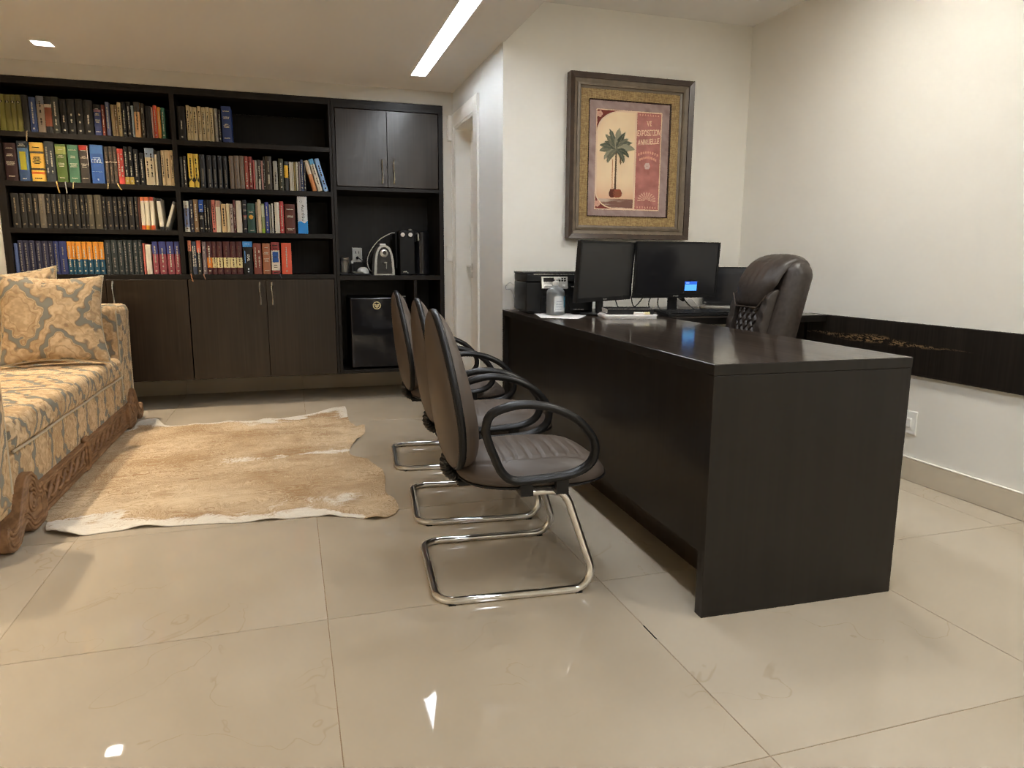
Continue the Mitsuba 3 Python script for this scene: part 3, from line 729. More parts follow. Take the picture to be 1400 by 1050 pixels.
# ---------------------------------------------------------------- things in the tall cabinet
fr = thing('mini_fridge', 'small glossy black fridge with a round gold emblem under the coffee niche', 'fridge')
obj('body', bx(.432, .862, 5.585, 5.97, .250, .795, .006), 'm_black', fr)
fd = obj('door', rbox(.432, .862, 5.535, 5.581, .252, .793, .010), 'm_black_gloss', fr, smooth=35)
obj('hinge', bx(.80, .862, 5.548, 5.60, .7955, .803, .002), 'm_steel', fr)
for x in (.46, .83):
    for y in (5.61, 5.94): obj('foot', moved(lathe([(0, 0), (.014, 0), (.014, .0105), (0, .0105)], 14), x, y, .2401), 'm_black', fr)
em = obj('emblem', moved(turned(trimesh.creation.annulus(.0235, .031, .003, sections=36), 90, [1, 0, 0]), .633, 5.5335, .733), 'm_print', fd, color=lin((205, 190, 150)), label='round gold ring emblem with a face')
face = Polygon([(-.017, .012), (-.020, .004), (-.014, -.006), (-.008, -.016), (0, -.020), (.008, -.016), (.014, -.006), (.020, .004), (.017, .012), (.008, .010), (0, .006), (-.008, .010)])
obj('emblem', prism_y([(.633+a, .733+b) for a, b in face.exterior.coords], 5.5322, 5.536), 'm_print', fd, color=lin((200, 186, 148)), label='gold face of the emblem')
obj('emblem', cat_(*[prism_y([(.633+a, .733+b) for a, b in p], 5.5312, 5.535) for p in ([(-.011, .004), (-.005, .001), (-.005, -.002), (-.011, .000)], [(.011, .004), (.005, .001), (.005, -.002), (.011, .000)], [(-.004, -.009), (.004, -.009), (0, -.014)], [(-.006, .016), (.006, .016), (.003, .019), (-.003, .019)])]), 'm_black', fd, label='dark eyes and muzzle of the emblem')

ZC = .9632
k = thing('power_outlet', 'white power outlet plate on the back of the coffee niche', 'outlet')
obj('plate', bx(.497, .576, 5.980, 5.9895, 1.062, 1.178, .003), 'm_white', k)
obj('socket', cat_(bx(.518, .530, 5.9785, 5.982, 1.132, 1.150), bx(.542, .554, 5.9785, 5.982, 1.132, 1.150)), 'm_grey', k)
k = thing('power_plug', 'black plug with a cord in the outlet of the coffee niche', 'plug')
obj('plug_body', hull([(.536, 5.965, 1.096, .012), (.536, 5.951, 1.096, .009)]), 'm_black', k, smooth=40)
obj('cord', tube(spline([(.536, 5.948, 1.096), (.560, 5.930, 1.080), (.600, 5.925, 1.030), (.640, 5.92, .985), (.680, 5.90, .969)], 24), .003, 8), 'm_black', k, smooth=True)
obj('serving_tray', rbox(.372, .606, 5.585, 5.80, ZC, ZC+.012, .005), 'm_black', smooth=35, label='flat black tray under the glass jar in the niche', cat='tray')
ZT = ZC+.0122
k = thing('glass_jar', 'clear ribbed glass jar at the left end of the coffee niche', 'jar')
jp = [(0, 0), (.034, 0), (.036, .004), (.036, .118), (.034, .124), (.031, .124), (.033, .116), (.033, .008), (0, .006)]
obj('jar_body', moved(lathe(jp, 20), .413, 5.68, ZT), 'm_glass', k, smooth=30)
obj('rim', moved(turned(trimesh.creation.annulus(.0355, .0372, .006, sections=28), 0, [1, 0, 0]), .413, 5.68, ZT+.112), 'm_steel', k, smooth=40)
obj('jar_contents', cat_(*[moved(turned(bx(-.003, .003, -.0012, .0012, 0, .085, .0005), RNG.uniform(-10, 10), [1, RNG.uniform(-1, 1), 0]), .413+RNG.uniform(-.018, .018), 5.68+RNG.uniform(-.018, .018), ZT+.010) for _ in range(12)]), 'm_white_matt', k)
k = thing('sweetener_bottle', 'slim dark bottle with a white cap beside the glass jar', 'bottle')
obj('bottle_body', moved(lathe([(0, 0), (.014, 0), (.015, .004), (.015, .062), (.008, .076), (0, .076)], 18), .470, 5.70, ZT), 'm_black', k, smooth=35)
obj('cap', moved(lathe([(0, .0765), (.009, .0765), (.009, .094), (.006, .100), (0, .100)], 18), .470, 5.70, ZT), 'm_white', k, smooth=35)
obj('saucer', moved(lathe([(0, 0), (.026, 0), (.046, .010), (.048, .012), (.046, .013), (.026, .004), (0, .003)], 28), .512, 5.645, ZT), 'm_white', smooth=35, label='small white saucer on the black tray', cat='saucer')
obj('white_bowl', moved(lathe([(0, .050), (.016, .049), (.034, .040), (.044, .024), (.047, 0), (.043, 0), (.040, .022), (.030, .036), (0, .045)], 28), .555, 5.73, ZT), 'm_white', smooth=35, label='white bowl turned upside down beside the coffee machine', cat='bowl')

k = thing('coffee_machine', 'rounded black and silver capsule coffee machine in the niche', 'coffee machine')
cx, cy = .712, 5.69
def arch_solid(hw, h, y0, y1):
    q = [(1.0, 0), (1.0, .06), (.97, .25), (.93, .45), (.86, .62), (.74, .78), (.58, .90), (.36, .97), (.14, 1.0)]
    P = spline([(hw*a, h*b) for a, b in q], 26)
    return prism_y([tuple(p) for p in P]+[(-p[0], p[1]) for p in P[::-1]], y0, y1)
obj('body', moved(arch_solid(.080, .232, -.055, .13), cx, cy, ZC), 'm_silver', k, smooth=35)
obj('front_panel', moved(arch_solid(.060, .205, -.060, -.05), cx, cy, ZC+.010), 'm_black_gloss', k, smooth=35)
obj('dial', moved(turned(lathe([(0, 0), (.030, 0), (.030, .008), (.024, .011), (0, .011)], 30), 90, [1, 0, 0]), cx-.002, cy-.060, ZC+.168), 'm_chrome', k, smooth=35)
obj('dial_centre', moved(turned(lathe([(0, 0), (.015, 0), (.014, .004), (0, .004)], 24), 90, [1, 0, 0]), cx+.002, cy-.0712, ZC+.172), 'm_black_gloss', k, smooth=35)
obj('spout', moved(cat_(bx(-.006, .018, -.085, -.058, .090, .103, .003), bx(.012, .016, -.068, -.060, .046, .092, .001)), cx, cy, ZC), 'm_steel', k)
obj('lid', moved(rbox(-.026, .024, -.02, .06, .228, .243, .005), cx-.004, cy, ZC), 'm_steel', k, smooth=35)
obj('water_tank', moved(rbox(-.052, .052, .131, .19, .012, .19, .012), cx, cy, ZC), 'm_black', k, smooth=35)

k = thing('water_dispenser', 'tall black water dispenser with two round grey knobs and a glossy tank', 'water dispenser')
obj('body', rbox(.832, .952, 5.62, 5.90, ZC, ZC+.345, .008), 'm_black', k, smooth=35)
obj('side_body', rbox(.812, .831, 5.72, 5.88, ZC+.05, ZC+.335, .008), 'm_black_matt', k, smooth=35)
obj('tank', moved(lathe([(0, 0), (.056, 0), (.060, .006), (.060, .032), (.056, .040), (.056, .295), (.058, .300), (.058, .335), (.050, .345), (0, .346)], 36), 1.022, 5.71, ZC), 'm_black_gloss', k, smooth=30)
obj('bridge', bx(.950, 1.0, 5.66, 5.80, ZC+.26, ZC+.34, .006), 'm_black', k)
for x in (.856, .916):
    kn = obj('knob', moved(turned(lathe([(0, 0), (.022, 0), (.022, .008), (.0205, .012), (0, .012)], 28), 90, [1, 0, 0]), x, 5.6198, ZC+.312), 'm_black', k, smooth=35)
    obj('knob_cap', moved(turned(lathe([(0, 0), (.0165, 0), (.0165, .003), (0, .003)], 26), 90, [1, 0, 0]), x, 5.6075, ZC+.312), 'm_white_matt', kn, smooth=35, label='pale grey round knob face')
obj('top_cap', moved(lathe([(0, .0), (.016, 0), (.016, .012), (.010, .016), (0, .016)], 22), .930, 5.70, ZC+.3455), 'm_steel', k, smooth=35)
obj('spout', tube(spline([(.966, 5.652, ZC+.322), (.972, 5.615, ZC+.326), (.976, 5.600, ZC+.310), (.976, 5.600, ZC+.265)], 16), .007, 10), 'm_steel', k, smooth=True)
obj('drip_tray', moved(lathe([(0, 0), (.040, 0), (.044, .008), (.040, .012), (0, .012)], 28), .958, 5.585, ZC), 'm_black_gloss', k, smooth=35)
obj('water_tube', tube(spline([(.812, 5.735, 1.293), (.770, 5.70, 1.285), (.690, 5.66+.1, 1.235), (.625, 5.80, 1.150), (.600, 5.82, 1.075), (.612, 5.82, 1.010), (.640, 5.83, .985)], 50), .0036, 8), 'm_white_matt', k, smooth=True, label='thin white curved tube')
obj('maker_mark', bx(.856, .886, 5.6186, 5.6205, ZC+.022, ZC+.030), 'm_silver', k)
obj('indicator', bx(.890, .896, 5.6186, 5.6205, ZC+.014, ZC+.022), 'm_white', k)

# on the strip of wall beside the door
k = thing('door_chime', 'narrow white plastic box high on the wall left of the white door', 'chime box')
obj('case', bx(1.196, 1.226, 5.478, 5.5055, 1.975, 2.160, .004), 'm_white', k)
k = thing('light_switch', 'white light switch plate on the wall strip left of the white door', 'light switch')
obj('plate', bx(1.186, 1.226, 5.497, 5.5055, 1.070, 1.188, .002), 'm_white', k)
obj('rocker', bx(1.199, 1.213, 5.492, 5.498, 1.110, 1.148, .002), 'm_white', k)
k = thing('wall_socket', 'white socket plate low on the right wall beside the desk', 'outlet')
obj('plate', bx(2.908, 2.9185, 2.635, 2.715, .235, .352, .003), 'm_white', k)
obj('socket', bx(2.900, 2.909, 2.657, 2.693, .270, .318, .003), 'm_white', k)

# ---------------------------------------------------------------- the desk and what stands on it
DESK = place(1.150, 1.733, 0, -1.9)
dk = thing('desk', 'large dark wood executive desk with a solid end panel and glossy top', 'desk')
dt = obj('desktop', bx(0, .70, 0, 2.40, .750, .7818, .0012), 'm_wood_desk', dk, at=DESK)
obj('surface', bx(.0006, .6994, .0006, 2.3994, .7818, .783, .0005), 'm_wood_top', dt, at=DESK, label='glossy dark veneer surface')
obj('end_panel', bx(.0008, .6992, .0006, .040, 0, .7495, .0012), 'm_wood_desk', dk, at=DESK)
obj('end_panel', bx(.0008, .6992, 2.358, 2.398, 0, .7495, .0012), 'm_wood_desk', dk, at=DESK)
obj('front_panel', bx(.030, .052, .040, 2.358, .180, .7495, .0012), 'm_wood_desk', dk, at=DESK)
obj('inner_panel', bx(.165, .185, .040, 2.358, 0, .7495, .0012), 'm_wood_door', dk, at=DESK)
rt = thing('desk_return', 'dark wood side table top between the desk and the right wall', 'desk')
tt_ = obj('tabletop', bx(1.934, 2.893, 3.285, 4.168, .745, .7818, .0012), 'm_wood_desk', rt)
obj('surface', bx(1.9346, 2.8924, 3.2856, 4.1674, .7818, .783, .0005), 'm_wood_top', tt_)
obj('end_panel', bx(1.955, 1.980, 3.60, 4.165, 0, .7445, .0012), 'm_wood_desk', rt)
ZD = .7832

def monitor(name, label, x, y, zc, yaw, tilt, Wm, Hm, matt, logo, base=True):
    k = thing(name, label, 'monitor')
    A = place(x, y, zc, yaw) @ rotation_matrix(math.radians(tilt), [1, 0, 0])
    b, bb = .012, .022
    obj('case', cat_(bx(-Wm/2, Wm/2, .002, .022, -Hm/2, Hm/2, .003), rbox(-Wm*.36, Wm*.36, .018, .050, -Hm*.34, Hm*.30, .012)), 'm_black_matt', k, at=A)
    fr_ = sbox(-Wm/2, -Hm/2, Wm/2, Hm/2).difference(sbox(-Wm/2+b, -Hm/2+bb, Wm/2-b, Hm/2-b))
    obj('bezel', prism_y(fr_, -.0055, .002), 'm_black', k, at=A)
    obj('screen', bx(-Wm/2+b, Wm/2-b, -.0025, .002, -Hm/2+bb, Hm/2-b), matt, k, at=A)
    obj('maker_mark', bx(logo-.018, logo+.018, -.0062, -.005, -Hm/2+.008, -Hm/2+.0135), 'm_silver', k, at=A)
    if base:
        B = place(x, y, 0, yaw)
        obj('stand', cat_(bx(-.030, .030, .034, .052, ZD+.010, zc-Hm*.1, .004), rbox(-.085, .085, .0, .115, ZD, ZD+.014, .006)), 'm_black', k, at=B, smooth=35)
    return k, A
monitor('monitor', 'black monitor turned to the right, beside the printer', 1.649, 3.553, 1.022, 33, 4.4, .545, .322, 'm_screen_matt', 0)
m2, A2 = monitor('monitor', 'wide black monitor showing a small bright blue window', 2.160, 3.685, 1.028, .3, 4.4, .545, .322, 'm_screen', 0)
w0, w1, h0, h1 = .056, .138, -.122, -.066
dlg = obj('dialog_window', bx(w0, w1, -.0034, -.0026, h0, h1), 'm_black', m2, at=A2, emit=(.015, .07, .36), label='small blue dialog window lit on the screen')
obj('dialog_body', bx(w0+.002, w1-.002, -.0040, -.0035, h0+.002, h1-.018), 'm_black', dlg, at=A2, emit=(.06, .24, .42))
obj('dialog_title', bx(w0+.008, w0+.030, -.0040, -.0035, h1-.011, h1-.007), 'm_black', dlg, at=A2, emit=(.2, .32, .45))

lp = thing('laptop', 'open dark laptop with a grey base near the right wall, partly behind the office chair', 'laptop')
LA = place(2.735, 3.985, ZD, -36)
obj('laptop_base', rbox(-.175, .175, -.235, .0, .001, .020, .007), 'm_silver', lp, at=LA, smooth=35)
obj('laptop_keyboard', bx(-.15, .15, -.13, -.025, .0202, .0215), 'm_black_matt', lp, at=LA)
SA = LA @ translation_matrix([0, -.002, .020]) @ rotation_matrix(math.radians(-9), [1, 0, 0])
obj('lid', bx(-.175, .175, .002, .012, .0, .245, .002), 'm_black_matt', lp, at=SA)
obj('screen', bx(-.160, .160, .0005, .002, .022, .232), 'm_screen', lp, at=SA)
obj('sticker', bx(-.165, -.150, .0012, .002, .008, .014), 'm_silver', lp, at=SA, label='tiny pale sticker')

pr = thing('printer', 'black multifunction laser printer with a small tilted grey control panel', 'printer')
PA = place(1.243, 3.715, ZD, -7.5)
PW, PD, PH = .385, .385, .232
obj('body', cat_(rbox(0, PW, .012, PD, .010, .178, .008), bx(.02, PW-.02, .03, PD-.02, .002, .012)), 'm_black', pr, at=PA, smooth=35)
obj('scanner_unit', rbox(0, PW, .0, PD, .180, .222, .007), 'm_black_matt', pr, at=PA, smooth=35)
obj('lid', rbox(-.004, PW+.004, .004, PD, .2225, PH, .004), 'm_black', pr, at=PA, smooth=35)
obj('lid_trim', bx(.04, PW+.003, -.0008, .006, .2185, .2222), 'm_silver', pr, at=PA)
cp = obj('control_panel', moved(turned(bx(.082, .232, -.008, .006, -.034, .034, .002), -14, [1, 0, 0], (0, 0, 0)), 0, -.004, .174), 'm_silver', pr, at=PA)
def on_panel(m): return moved(turned(m, -14, [1, 0, 0]), 0, -.004, .174)
obj('display', on_panel(bx(.094, .172, -.0095, -.007, .004, .026)), 'm_black_gloss', cp, at=PA)
obj('button', on_panel(cat_(*[bx(.180+.015*i, .190+.015*i, -.0095, -.007, .006+.012*j, .014+.012*j) for i in range(3) for j in range(2)])), 'm_black', cp, at=PA)
obj('button', on_panel(bx(.200, .216, -.0100, -.007, -.022, -.010, .001)), 'm_white', cp, at=PA, label='pale start button')
obj('button', on_panel(bx(.098, .140, -.0095, -.007, -.020, -.012)), 'm_white', cp, at=PA)
obj('output_slot', bx(.10, .34, .0085, .0125, .105, .128), 'm_black_gloss', pr, at=PA)
obj('paper_tray', rbox(.085, .235, .004, .02, .018, .098, .004), 'm_black', pr, at=PA, smooth=35)
obj('tray_handle', bx(.135, .185, -.001, .0045, .084, .094, .001), 'm_grey', pr, at=PA)
obj('printer_mark', bx(.108, .156, .0028, .0045, .062, .0655), 'm_grey', pr, at=PA)
obj('front_door', rbox(.245, .38, .004, .02, .018, .098, .004), 'm_black', pr, at=PA, smooth=35)
obj('edge_mark', cat_(bx(.270, .330, .0025, .0045, .024, .028), bx(.255, .30, -.0008, .006, .150, .154), bx(.335, .38, -.0008, .006, .135, .139)), 'm_grey', pr, at=PA)
k = obj('wall_cable', tube(spline([(1.30, 4.13, .93), (1.283, 4.150, .945), (1.258, 4.155, .925), (1.262, 4.155, .905), (1.29, 4.150, .900), (1.31, 4.14, .84), (1.315, 4.14, .80)], 40), .0022, 8), 'm_grey', smooth=True, label='thin grey cable loop on the wall left of the printer', cat='cable')

def sheet(x, y, z, yaw, label, w=.21, d=.297, curl=0.0):
    u, v = np.meshgrid(np.linspace(-w/2, w/2, 12), np.linspace(-d/2, d/2, 14), indexing='ij')
    h = .0006+curl*np.clip((np.abs(v)/(d/2)-.55), 0, 1)**2*.03+np.abs(u/w)*curl*.002
    top = np.stack([u.ravel(), v.ravel(), h.ravel()+.0004], 1); bot = top-[0, 0, .0004]
    e = (np.abs(u) > w/2-1e-6) | (np.abs(v) > d/2-1e-6)
    bot[e.ravel()] = top[e.ravel()]
    return obj('paper_sheet', two_sheets(top, bot, 12, 14), 'm_paper', at=place(x, y, z, yaw), label=label, cat='paper', group=None)
sheet(1.395, 3.530, ZD, -32, 'white paper sheet under the sanitizer bottle, reaching towards the desk middle', curl=.02)
sheet(1.375, 3.600, ZD+.0018, -12, 'white paper sheet directly under the sanitizer bottle, top of the pair', curl=.03)

sb = thing('sanitizer_bottle', 'clear pump bottle of hand sanitizer on the papers beside the printer', 'bottle')
BA = place(1.370, 3.595, ZD+.0040, 18)
obj('bottle_body', lathe([(0, 0), (.043, 0), (.049, .004), (.050, .012), (.050, .118), (.047, .130), (.036, .144), (.020, .152), (.0145, .155), (.0145, .162), (0, .162)], 40), 'm_gel', sb, at=BA, smooth=30)
def arc_label(a0, a1, z0, z1, r, n=20):
    t = np.linspace(math.radians(a0), math.radians(a1), n)
    pl = [(r*math.cos(a), r*math.sin(a)) for a in t]+[((r-.0004)*math.cos(a), (r-.0004)*math.sin(a)) for a in t[::-1]]
    return prism(pl, z0, z1)
lb = obj('label', arc_label(222, 292, .020, .104, .0508), 'm_print', sb, at=BA, color=lin((215, 220, 222)), label='pale label with a blue edge')
obj('label_edge', arc_label(292, 318, .040, .104, .0508), 'm_print', lb, at=BA, color=lin((70, 135, 165)))
obj('label_print', cat_(*[arc_label(230+i*2, 284-i*3, .030+.014*i, .034+.014*i, .0513, 8) for i in range(4)]), 'm_print', lb, at=BA, color=lin((165, 178, 190)))
obj('pump', cat_(lathe([(0, .1622), (.0175, .1622), (.0175, .178), (.014, .181), (.006, .182), (.006, .190), (.011, .190), (.011, .203), (0, .204)], 24), tube(spline([(0, 0, .197), (.022, 0, .199), (.031, 0, .196), (.033, 0, .189)], 12), .0048, 10)), 'm_white', sb, at=BA, smooth=40)

PS = place(1.690, 3.375, ZD, -14)
ps = thing('paper_stack', 'thick stack of white papers on the desk in front of the turned monitor', 'paper stack')
for i in range(5):
    o = RNG.uniform(-.006, .006, 2)
    obj('paper_bundle', bx(-.135+o[0], .135+o[0], -.098+o[1], .098+o[1], .0003+.0044*i, .0040+.0044*i), 'm_paper', ps, at=PS)
bb_ = thing('black_box', 'flat black box with a white end lying on the paper stack', 'box')
obj('case', bx(-.118, .125, -.075, .085, .0226, .052, .002), 'm_black_matt', bb_, at=PS)
obj('end_label', bx(-.1195, -.1182, -.070, .080, .026, .049), 'm_white', bb_, at=PS, label='white end')
obj('edge_line', bx(-.117, .124, -.0758, -.0745, .0495, .0512), 'm_silver', bb_, at=PS)
mk = thing('marker_pen', 'pale marker pen on the front edge of the paper stack', 'pen')
MA = PS @ translation_matrix([.055, -.086, .0226+.0062]) @ rotation_matrix(math.radians(4), [0, 0, 1])
obj('barrel', turned(lathe([(0, -.040), (.006, -.040), (.006, .016), (.0045, .018), (0, .018)], 14), 90, [0, 1, 0]), 'm_white_matt', mk, at=MA, smooth=35)
obj('cap', turned(lathe([(0, .0182), (.0062, .0182), (.0062, .044), (.004, .046), (0, .046)], 14), 90, [0, 1, 0]), 'm_print', mk, at=MA, color=lin((205, 196, 150)))

kb = thing('keyboard', 'black computer keyboard in front of the wide monitor', 'keyboard')
KA = place(2.165, 3.440, ZD, -3)
obj('body', prism_x([(-.072, .001), (.072, .001), (.072, .026), (-.072, .012)], -.222, .222), 'm_black_matt', kb, at=KA)
keys = []
for r in range(5):
    for c in range(19):
        x = -.212+c*.0225; y = -.058+r*.0245; zz = .012+(y+.072)*.0972
        wkey = .019
        if r == 0 and 4 <= c <= 8:
            if c != 4: continue
            wkey = .019+.0225*4
        keys.append(bx(x, x+wkey, y, y+.019, zz, zz+.0065, .0018))
for m in keys: obj('key', m, 'm_black', kb, at=KA)
gd = thing('desk_phone', 'small grey wedge shaped desk phone behind the keyboard, right of the wide monitor stand', 'phone')
GA = place(2.40, 3.98, ZD, -10)
obj('phone_base', prism_x([(-.07, 0), (.07, 0), (.07, .050), (.045, .055), (-.07, .016)], -.062, .062), 'm_grey', gd, at=GA)
obj('handset', turned(hull([(-.036, -.052, .060, .013), (-.036, .050, .080, .013)]), 0, [1, 0, 0]), 'm_black_matt', gd, at=GA, smooth=40)
for i, (a, b_, c) in enumerate([((1.90, 3.76, .92), (1.93, 3.76, .815), (2.03, 3.76, .93)), ((2.05, 3.76, .90), (2.00, 3.72, .83), (1.985, 3.63, .787)), ((2.09, 3.76, .90), (2.05, 3.70, .83), (2.035, 3.62, .787)), ((2.13+.09, 3.77, .90), (2.26, 3.72, .83), (2.30, 3.68, .787)), ((1.765, 3.70, .90), (1.775, 3.69, .85), (1.79, 3.66, .787))]):
    lab = ['black cable sagging between the two monitors', 'black cable below the left corner of the wide monitor', 'second black cable below the wide monitor, right of its first', 'black cable right of the wide monitor stand', 'thin black cable below the turned monitor'][i]
    obj('cable', tube(spline([a, b_, c], 24), .0032, 8), 'm_black', smooth=True, label=lab, cat='cable')

# dark wood panels along the right wall
pn = thing('wall_panel', 'long dark wood panel on the right wall with a worn scraped patch', 'wall panel')
obj('board', bx(2.897, 2.9188, .75, 3.440, .531, .784, .0012), 'm_panel', pn)
pn = thing('wall_panel', 'short dark wood panel on the right wall behind the office chair', 'wall panel')
obj('board', bx(2.894, 2.9188, 3.462, 4.100, .531, .7445, .0012), 'm_wood', pn)

# ---------------------------------------------------------------- visitor chairs
L, K_ = 'm_leather_taupe', 'm_arm'
def seat_top(x, y, r):
    edge = np.clip(1-r**5, 0, 1)**.5
    front = -.030*np.clip((x-.14)/.12, 0, 1)**2
    g = np.zeros_like(x)
    ins = (np.abs(y) < .150) & (x > -.165) & (x < .185)
    for gx in np.arange(-.12, .18, .045): g = np.where(ins, np.maximum(g, np.exp(-((x-gx)/.0040)**2)), g)
    for gy in (-.152, .152): g = np.where((x > -.17) & (x < .19), np.maximum(g, np.exp(-((np.abs(y)-.152)/.0040)**2)), g)
    rr = np.hypot(x+.10, y*.92); g = np.maximum(g, np.where(x < -.11, np.exp(-((rr-.150)/.0045)**2), 0))
    return .372+.036*edge+.046*np.clip(1-r**2.2, 0, 1)**.6+front*edge-.0055*g
SEAT = mikit.ply(moved(pad(.255, .236, 2.9, seat_top, lambda x, y, r: .372-.020*np.clip(1-r**6, 0, 1)**.5, 120, 70), .085), L, smooth=True)
SHELL = mikit.ply(moved(pad(.2575, .2385, 3.0, lambda x, y, r: .366+.004*np.clip(1-r**8, 0, 1), lambda x, y, r: .366-.024*np.clip(1-r**6, 0, 1)**.6, 30, 30), .085), K_, smooth=True)
def back_curve(z):                     # the rear line of the backrest, x over height
    t = (z-.39)/.52
    return -.207-.062*t-.012*np.sin(math.pi*np.clip(t, 0, 1)**.8)
def back_width(w): return 1.02-.42*np.clip((w+.35)/1.35, 0, 1)**1.5-.02*np.clip(-w, 0, 1)**2
def backrest(front):
    def f(side):
        def h(a, b, r):
            return side
        return h
    n, m = 54, 40
    u, v = np.meshgrid(np.sin(np.linspace(-math.pi/2, math.pi/2, n)), np.sin(np.linspace(-math.pi/2, math.pi/2, m)), indexing='ij')
    X, Y = u*np.sqrt(1-v*v/2), v*np.sqrt(1-u*u/2); r = np.clip(np.hypot(X, Y), 0, 1); th = np.arctan2(Y, X); e = 2.7
    R = (np.abs(np.cos(th))**e+np.abs(np.sin(th))**e)**(-1/e); a, b = X*R, Y*R
    z = .650+.260*b; y = .212*a*back_width(b); x0 = back_curve(z)
    dish = .030*(y/.21)**2                # sides wrap forwards
    if front == 'pad': lo, hi = x0+.040+dish, x0+.042+dish+.070*np.clip(1-r**4, 0, 1)**.45*(1-.25*b)-.012*np.clip(b, 0, 1)
    elif front == 'shell': lo, hi = x0+.022+dish-.024*np.clip(1-r**5, 0, 1)**.55, x0+.022+dish
    else: lo, hi = x0+.0215+dish, x0+.0405+dish
    if front != 'trim':
        mid = (lo+hi)/2; ed = r > .9999; lo = np.where(ed, mid, lo); hi = np.where(ed, mid, hi)
        return two_sheets(np.stack([hi.ravel(), y.ravel(), z.ravel()], 1), np.stack([lo.ravel(), y.ravel(), z.ravel()], 1), n, m)
    s = 1.012
    P = np.linspace(0, 2*math.pi, 90, endpoint=False)
    R = (np.abs(np.cos(P))**e+np.abs(np.sin(P))**e)**(-1/e); a, b = R*np.cos(P), R*np.sin(P)
    z = .650+.262*b; y = .2125*a*back_width(b); x = back_curve(np.clip(z, .39, .91))+.031+.030*(y/.21)**2
    return tube(np.stack([x, y, z], 1), .0125, 10, closed=True, r2=.006, up=[1, 0, 0])
PADB, SHELLB, TRIMB = mikit.ply(backrest('pad'), L, smooth=True), mikit.ply(backrest('shell'), L, smooth=True), mikit.ply(backrest('trim'), K_, smooth=True)
frame_path = [(.02, .205, .340), (.160, .205, .340), (.266, .250, .013), (-.262, .250, .013), (-.262, -.250, .013), (.266, -.250, .013), (.160, -.205, .340), (.02, -.205, .340)]
FRAME = mikit.ply(tube(fillet(frame_path, .062, 9), .0128, 16), 'm_chrome', smooth=True)
GLIDES = [mikit.ply(bx(x-.012, x+.012, y-.009, y+.009, .0, .0035, .001), 'm_black') for x in (.20, -.218) for y in (-.25, .25)]
arm_pts = [(-.112, .575), (-.095, .615), (-.040, .636), (.020, .641), (.100, .626), (.175, .588), (.224, .535), (.238, .492), (.229, .452), (.196, .424), (.140, .408), (.035, .400), (-.025, .402), (-.062, .430), (-.090, .490), (-.108, .540)]
def arm(s):
    P = spline([(x, s*.268, z) for x, z in arm_pts], 84, closed=True)
    return tube(P, .0225, 12, closed=True, r2=.0135, up=[0, 1, 0])
ARMS = [mikit.ply(arm(s), K_, smooth=True) for s in (-1, 1)]
TABS = [mikit.ply(prism_x(Polygon([(s*.200, .352), (s*.282, .352), (s*.282, .402), (s*.258, .402), (s*.258, .3655), (s*.200, .3655)]), x-.020, x+.020), K_) for s in (-1, 1) for x in (.015, .130)]
bel = []
BP = spline([(-.090, 0, .354), (-.140, 0, .350), (-.178, 0, .357), (-.198, 0, .388), (-.186, 0, .435)], 60)
BELLOWS = mikit.ply(tube(BP, .024+.0022*np.cos(np.arange(60)*2*math.pi/3.7), 14, r2=.036+.0022*np.cos(np.arange(60)*2*math.pi/3.7), up=[.3, 0, 1]), K_, smooth=30)
BRACKET = mikit.ply(bx(-.17, .14, -.06, .06, .326, .346, .004), 'm_black')
def visitor_chair(x, y, yaw, label):
    k = thing('visitor_chair', label, 'chair', 'visitor chairs in front of the desk'); A = place(x, y, 0, yaw)
    for n_, d in (('seat', SEAT), ('seat_shell', SHELL), ('backrest_pad', PADB), ('backrest_shell', SHELLB), ('edge_trim', TRIMB), ('frame', FRAME), *[('glide', g) for g in GLIDES], ('armrest', ARMS[0]), ('armrest', ARMS[1]), ('arm_bracket', TABS[0]), ('arm_bracket', TABS[1]), ('arm_bracket', TABS[2]), ('arm_bracket', TABS[3]), ('back_bracket', BELLOWS), ('seat_bracket', BRACKET)):
        obj(n_, d, None, k, at=A, label={'frame': 'chromed cantilever tube frame', 'back_bracket': 'ribbed black bellows'}.get(n_))
visitor_chair(.680, 2.268, -4.6, 'taupe visitor chair on a chrome sled base, nearest to the camera')
visitor_chair(.745, 2.955, -6.2, 'taupe visitor chair, middle one of the three in the row')
visitor_chair(.770, 3.752, -5.4, 'taupe visitor chair at the far end of the row, in front of the fridge')

